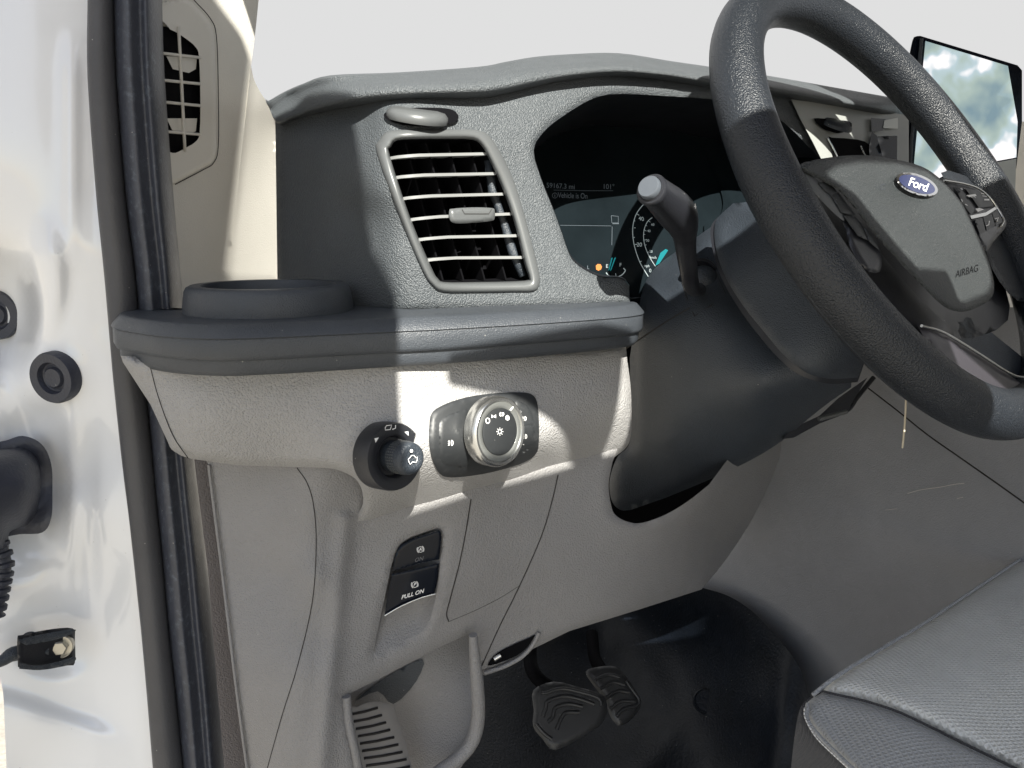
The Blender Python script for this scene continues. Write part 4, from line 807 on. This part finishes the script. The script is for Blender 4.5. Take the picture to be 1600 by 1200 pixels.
lathe('end_collar', ec, ax, [(.0112, -.001), (.0113, .002), (.0104, .0032), (.0092, .0033), (.0085, .0045)], M['pod'], stk, n=40)
M['button'] = material('grey_end_button', (.075, .085, .10), .3)
lathe('end_button', ec, ax, [(.0082, .003), (.0082, .0065), (.0072, .0078), (.0001, .0080)], M['button'], stk, n=40)
STS = Surf(1, [(1040, 330, .424), (1085, 330, .435), (1060, 350, .428)])
text('stalk_symbol', 'ʍ', (1066, 312), (8, 4), (4, -8), Plane(P3(1066, 316, .4345), C0-P3(1066, 316, .4345)), M['white'], stk, off=.0)
marks('stalk_symbol', [('l', [(1078, 317), (1083, 322), (1088, 323)], 1.3), ('l', [(1080, 322), (1085, 328)], 1.2), ('l', [(1086, 318), (1087, 326)], 1.1)], Plane(P3(1082, 322, .4335), C0-P3(1082, 322, .4335)), M['white'], stk, off=0)
# tilt lever
tl = thing('column_lever', 'slim adjustment lever under the steering column with pale tip', 'lever', tuple(P3(1290, 650, .5)))
tube('lever_rod', [P3(x, y, .50) for x, y in cr([(1365, 590), (1340, 620), (1325, 640), (1300, 650)], 4)], .0025, M['pod'], tl, n=10)
sheet('lever_body', [(1222, 686), (1240, 668), (1280, 650), (1310, 622), (1355, 590), (1330, 632), (1325, 645), (1280, 662), (1240, 684)], Surf(1, .47), M['pod'], tl, step=6, thick=.01)
tube('lever_tip', [P3(1279, 655, .465), P3(1323, 643, .455)], .0022, M['frame'], tl, n=10)

# ================================================================ steering wheel
WC = C0+np.array([.6447, .3920, .0209]); th, ph = .5667, .1311
WN = np.array([math.sin(ph)*math.cos(th), -math.cos(ph)*math.cos(th), math.sin(th)]); WA = np.array([math.cos(ph), math.sin(ph), 0]); WB = np.cross(WN, WA)
whl = thing('steering_wheel', 'black leather-grained steering wheel with padded airbag hub', 'steering wheel', tuple(WC))
V = []; Fc = []; nu, nv = 160, 28
for i in range(nu):
    a = 2*math.pi*i/nu; d = math.cos(a)*WA+math.sin(a)*WB; 
    da = math.degrees(a)
    rr = .0190
    for s0 in (0, 180, ):
        x = (da-s0+180) % 360-180; rr += .0008*math.exp(-(x/14)**2)
    for j in range(nv):
        b = 2*math.pi*j/nv; V.append(WC+d*(.19+rr*1.0*math.cos(b))+WN*rr*math.sin(b))
for i in range(nu):
    for j in range(nv): Fc.append((i*nv+j, ((i+1) % nu)*nv+j, ((i+1) % nu)*nv+(j+1) % nv, i*nv+(j+1) % nv))
rimo = obj('rim', V, Fc, M['wheel'], whl)
sm = []
for i in range(161):
    a = 2*math.pi*i/160; d = math.cos(a)*WA+math.sin(a)*WB; b = math.radians(-38); sm.append(WC+d*(.19+0.0188*math.cos(b))+WN*0.0188*math.sin(b))
V, Fc = tube_vf(sm, .0004, 5, cap=False); obj('rim_seam', V, Fc, M['dash2'], rimo)
WP = Plane(WC, WN); HB = Plane(WC+WN*.022, WN)
hub_out = cr([(1250, 262), (1273, 250), (1323, 243), (1360, 243), (1390, 247), (1440, 260), (1473, 283), (1503, 317), (1523, 358), (1540, 395), (1551, 430), (1553, 455), (1545, 470), (1530, 479), (1507, 487), (1485, 484), (1465, 471), (1440, 446), (1400, 404), (1363, 362), (1335, 325), (1310, 298), (1280, 280)], 4, True)
def hub_relief(x, y):
    # chamfer along the left/lower flank
    d = (x-1240)*.66-(y-262)*.75   # distance right of the flank line
    dd = np.clip((d-25)/32., 0, 1); return -.020*(1-dd)**1.5
hub = sheet('airbag_cover', hub_out, HB, M['hub'], whl, step=4, thick=.004, rnd=(7, .004), relief=lambda x, y: -.011*(1-np.clip((((x-1250)*.72-(y-262)*.69)+12)/46., 0, 1))**1.3-.010*np.exp(-(((x-1433)/40)**2+((y-288)/24)**2)*1.2)*.3)
sheet('hub_core', cr([(1240, 262), (1330, 250), (1440, 268), (1510, 320), (1560, 420), (1575, 500), (1500, 530), (1430, 500), (1360, 430), (1300, 330)], 3, True), Plane(WC-WN*.012, WN), M['pod'], whl, step=12, thick=.03)
text('airbag_text', 'AIRBAG', (1511, 424), (10.2, -3.0), (1.4, -16), HB, M['dark'], hub, off=.0008)
EM = Plane(WC+WN*.0255, WN)
ex, ey = 1433, 288; ct, st = math.cos(math.radians(20)), math.sin(math.radians(20))
def el(rx, ry, n=40): return [(ex+rx*math.cos(t)*ct-ry*math.sin(t)*st, ey+rx*math.cos(t)*st+ry*math.sin(t)*ct) for t in np.linspace(0, 2*math.pi, n, endpoint=False)]
em = sheet('emblem', el(34, 15.5), EM, M['chrome'], whl, step=3, thick=.006, rnd=(4, .002))
sheet('emblem_field', el(29.5, 12), EM, M['blue'], em, step=4, thick=.001, off=.0006)
text('emblem_script', 'Ford', (1434, 288.5), (16.5*ct, 16.5*st), (3*ct, -19), EM, M['white'], em, off=.0014, shear=.25, bold=.015)
# small squirrel mark on the cover
marks('cover_mark', [('l', cr([(1384, 290), (1380, 288), (1376, 291), (1377, 296), (1383, 296)], 3), 1.1), ('l', [(1368, 290), (1372, 294)], .7)], HB, M['dash2'], hub, off=.001)
# spokes
SPK = Plane(WC+WN*.004, WN)
sheet('spoke', cr([(1262, 285), (1290, 300), (1330, 340), (1380, 400), (1440, 470), (1490, 520), (1470, 545), (1400, 500), (1340, 440), (1290, 360), (1240, 280)], 3, True), Plane(WC-WN*.004, WN), M['pod'], whl, step=9, thick=.012, rnd=(8, .004))
sheet('spoke', cr([(1470, 270), (1530, 285), (1572, 330), (1620, 400), (1640, 460), (1590, 470), (1550, 420), (1530, 360)], 3, True), Plane(WC-WN*.001, WN), M['wheel'], whl, step=9, thick=.014, rnd=(10, .006))
lsp = sheet('lower_spoke', cr([(1433, 508), (1455, 512), (1500, 535), (1560, 575), (1610, 612), (1610, 640), (1520, 600), (1470, 560)], 3, True), Plane(WC+WN*.002, WN), material('dusky_spoke_trim', (.028, .026, .032), .35, mott=.05), whl, step=7, thick=.006, rnd=(5, .003))
tube('spoke_edge', Plane(WC+WN*.003, WN).pt(*np.array(cr([(1440, 509), (1475, 520), (1530, 553), (1575, 582), (1600, 590), (1640, 588)], 5)).T, .001), .0011, M['silver'], lsp, n=8)
sheet('lower_spoke', cr([(1490, 500), (1520, 490), (1550, 520), (1610, 570), (1620, 600), (1570, 590), (1500, 545)], 3, True), Plane(WC-WN*.012, WN), M['dash2'], whl, step=8, thick=.006, rnd=(5, .003))
# button pads
PD = Plane(WC+WN*.016, WN)
lpd = sheet('left_switch_pad', cr([(1252, 272), (1262, 268), (1280, 282), (1312, 318), (1350, 352), (1376, 392), (1374, 425), (1350, 420), (1328, 385), (1318, 350), (1290, 320), (1262, 290)], 3, True), PD, M['pod'], whl, step=5, thick=.012, rnd=(5, .004))
lpd.name = 'switch_pad'
sheet('pad_trim', cr([(1256, 272), (1268, 274), (1296, 306), (1316, 334), (1318, 345), (1300, 330), (1276, 305), (1258, 282)], 3, True), PD, M['frame'], lpd, off=.003, step=4, thick=.002, rnd=(3, .001))
for q in ([(1278, 285), (1290, 283), (1303, 292), (1308, 300), (1298, 304), (1288, 298)], [(1299, 305), (1310, 300), (1322, 316), (1337, 336), (1314, 332)], [(1317, 336), (1337, 340), (1346, 352), (1356, 376), (1340, 368)], [(1348, 352), (1358, 362), (1370, 380), (1374, 391), (1358, 378)]):
    sheet('pad_button', q, PD, M['switch'], lpd, off=.005, step=3, thick=.003, rnd=(2, .0008))
rpd = sheet('switch_pad', cr([(1470, 279), (1500, 284), (1528, 292), (1548, 308), (1562, 328), (1572, 345), (1569, 358), (1552, 378), (1540, 392), (1520, 360), (1500, 320)], 3, True), PD, M['pod'], whl, step=5, thick=.012, rnd=(4, .004), off=-.004)
tube('pad_edge', PD.pt(*np.array(cr([(1475, 282), (1505, 287), (1529, 295), (1548, 311), (1561, 330), (1568, 345), (1564, 354)], 4)).T, .001), .0009, M['silver'], rpd, n=8)
sheet('pad_bar', [(1516, 337), (1540, 332), (1557, 322), (1558, 326), (1541, 337), (1518, 342)], PD, M['silver'], rpd, off=.001, step=4, thick=.001)
for q in ([(1492, 290), (1508, 294), (1530, 325), (1553, 322), (1544, 309), (1526, 297)], [(1493, 292), (1505, 302), (1522, 331), (1516, 334), (1502, 315)], [(1522, 343), (1535, 340), (1540, 361), (1531, 366)], [(1536, 339), (1549, 333), (1555, 352), (1542, 360)], [(1550, 332), (1560, 328), (1565, 348), (1556, 352)]):
    sheet('pad_button', q, PD, M['switch'], rpd, off=.0015, step=3, thick=.002, rnd=(1.5, .0005))
text('pad_text', 'OK', (1521, 307), (6, 1), (2, -6), PD, M['white'], rpd, off=.003)
marks('pad_symbol', [('l', [(1541, 353), (1545, 351), (1546, 345)], 1.4), ('l', [(1555, 342), (1560, 340), (1558, 346)], 1.2), ('l', [(1533, 302), (1538, 303)], 1), ('l', [(1535, 306), (1542, 307)], 1), ('l', [(1538, 312), (1546, 312)], 2.5), ('l', [(1501, 294), (1504, 296)], 1.4), ('p', [(1510, 305), (1524, 303), (1526, 306), (1514, 308)]), ('p', [(1524, 326), (1530, 325), (1538, 327), (1528, 331)]), ('l', [(1502, 311), (1504, 315)], 1.2), ('l', [(1508, 319), (1512, 321)], 1.2)], PD, M['white'], rpd, off=.0032)

# loose thread
tag(tube('loose_thread', [P3(x, y, .36) for x, y in cr([(1416, 612), (1415, 640), (1413, 670), (1410, 700)], 5)], .0008, material('pale_thread', (.5, .45, .35), .8), None, n=6), 'short pale thread hanging from the lower rim of the wheel', 'thread')

# ================================================================ driver seat
seat = thing('driver_seat', 'grey cloth driver seat cushion with darker woven side and stitched piping', 'seat', (.7, .2, 1.0))
def fabric(name, col, sc, ds, wave=True):
    m = material(name, col, .95, mott=.08, spec=.15, sheen=.25, fine=(1400, .0004)); n = m.node_tree.nodes; l = m.node_tree.links; b = n['Principled BSDF']
    tc = n.new('ShaderNodeTexCoord'); prev = b.inputs['Normal'].links[0].from_socket
    hs = []
    for rot in (math.radians(35), math.radians(-55)):
        mp = n.new('ShaderNodeMapping'); mp.inputs['Rotation'].default_value = (0, 0, rot); l.new(tc.outputs['Object'], mp.inputs[0])
        wv = n.new('ShaderNodeTexWave'); wv.inputs['Scale'].default_value = sc; wv.inputs['Distortion'].default_value = .3; l.new(mp.outputs[0], wv.inputs[0]); hs.append(wv)
    mm = n.new('ShaderNodeMath'); mm.operation = 'MAXIMUM'; l.new(hs[0].outputs['Fac'], mm.inputs[0]); l.new(hs[1].outputs['Fac'], mm.inputs[1])
    bp = n.new('ShaderNodeBump'); bp.inputs['Distance'].default_value = ds; l.new(mm.outputs[0], bp.inputs['Height']); l.new(prev, bp.inputs['Normal']); l.new(bp.outputs[0], b.inputs['Normal'])
    return m
M['cloth'] = fabric('grey_seat_cloth', (.72, .73, .715), 90, .0010)
M['cloth2'] = fabric('woven_bolster_cloth', (.36, .37, .385), 95, .0009)
M['cloth3'] = fabric('dark_side_cloth', (.035, .036, .042), 200, .0004)
SE = Surf(2, [(1600, 872, -.335), (1500, 940, -.335), (1400, 1000, -.335), (1290, 1070, -.337), (1262, 1095, -.345), (1400, 1100, -.325), (1600, 1000, -.325), (1600, 1200, -.325), (1450, 1200, -.330), (1300, 1130, -.343), (1340, 1250, -.345)])
sheet('cushion', cr([(1700, 810), (1640, 848), (1600, 872), (1550, 905), (1500, 938), (1450, 972), (1400, 1002), (1340, 1038), (1300, 1064), (1285, 1080)], 4)+cr([(1310, 1086), (1350, 1094), (1400, 1110), (1450, 1133), (1500, 1158), (1560, 1187), (1640, 1225)], 4)+[(1700, 1260)], SE, M['cloth'], seat, step=8, thick=.01, rnd=(26, .016), relief=lambda x, y: .004*np.sin(x/70.+y/50.)*np.sin(y/60.-x/110.))
sheet('bolster', cr([(1287, 1080), (1270, 1088), (1258, 1102), (1262, 1125), (1280, 1150), (1310, 1180), (1345, 1215), (1370, 1250)], 4)+[(1660, 1280)]+cr([(1640, 1227), (1560, 1189), (1500, 1160), (1450, 1135), (1400, 1112), (1350, 1096), (1310, 1087)], 4), SE, M['cloth2'], seat, step=8, thick=.01, rnd=(20, .012), off=-.0005)
SD = Surf(1, [(1240, 1120, .345), (1240, 1250, .345), (1300, 1200, .30), (1360, 1240, .275)])
sheet('side_panel', cr([(1285, 1080), (1262, 1092), (1250, 1108), (1243, 1140), (1236, 1200), (1230, 1280)], 4)+[(1400, 1290)]+cr([(1372, 1250), (1345, 1215), (1310, 1180), (1280, 1150), (1264, 1125), (1262, 1105)], 4), Surf(1, [(1285, 1080, .338), (1250, 1108, .345), (1236, 1200, .36), (1310, 1180, .302), (1372, 1250, .28), (1300, 1280, .32)]), M['cloth3'], seat, step=9, thick=.005, rnd=(5, .003), off=.0)
dv, df = box_vf(C0+np.array([.68, .0, -.57]), (.16, 0, 0), (0, .27, 0), (0, 0, .20)); obj('seat_base', dv, df, M['cloth3'], seat, smooth=False)
tube('piping', SE.pt(*np.array(cr([(1262, 1100), (1262, 1125), (1280, 1150), (1310, 1180), (1345, 1215), (1370, 1250)], 6)).T, .0), .0015, M['cloth2'], seat, n=8)
tube('piping', SE.pt(*np.array(cr([(1285, 1080), (1310, 1086), (1350, 1095), (1400, 1111), (1450, 1134), (1500, 1159), (1560, 1188), (1640, 1226)], 6)).T, -.002), .0010, M['cloth3'], seat, n=8)
tube('piping', SE.pt(*np.array(cr([(1270, 1086), (1300, 1062), (1340, 1036), (1400, 1000), (1450, 970), (1500, 936), (1550, 903), (1600, 870), (1640, 846)], 6)).T, -.002), .0015, M['cloth2'], seat, n=8)
stp = []
q = np.array(cr([(1257, 1106), (1258, 1122), (1275, 1152), (1305, 1182), (1340, 1215), (1365, 1250)], 8)); q = resample(q, 30)
for i in range(0, 28):
    a = q[i]; b = q[i]+(q[i+1]-q[i])*.7; stp.append(tube_vf(SE.pt([a[0], b[0]], [a[1], b[1]], .003), .0005, 6))
V, Fc = merge(stp); obj('stitching', V, Fc, M['white'], seat)
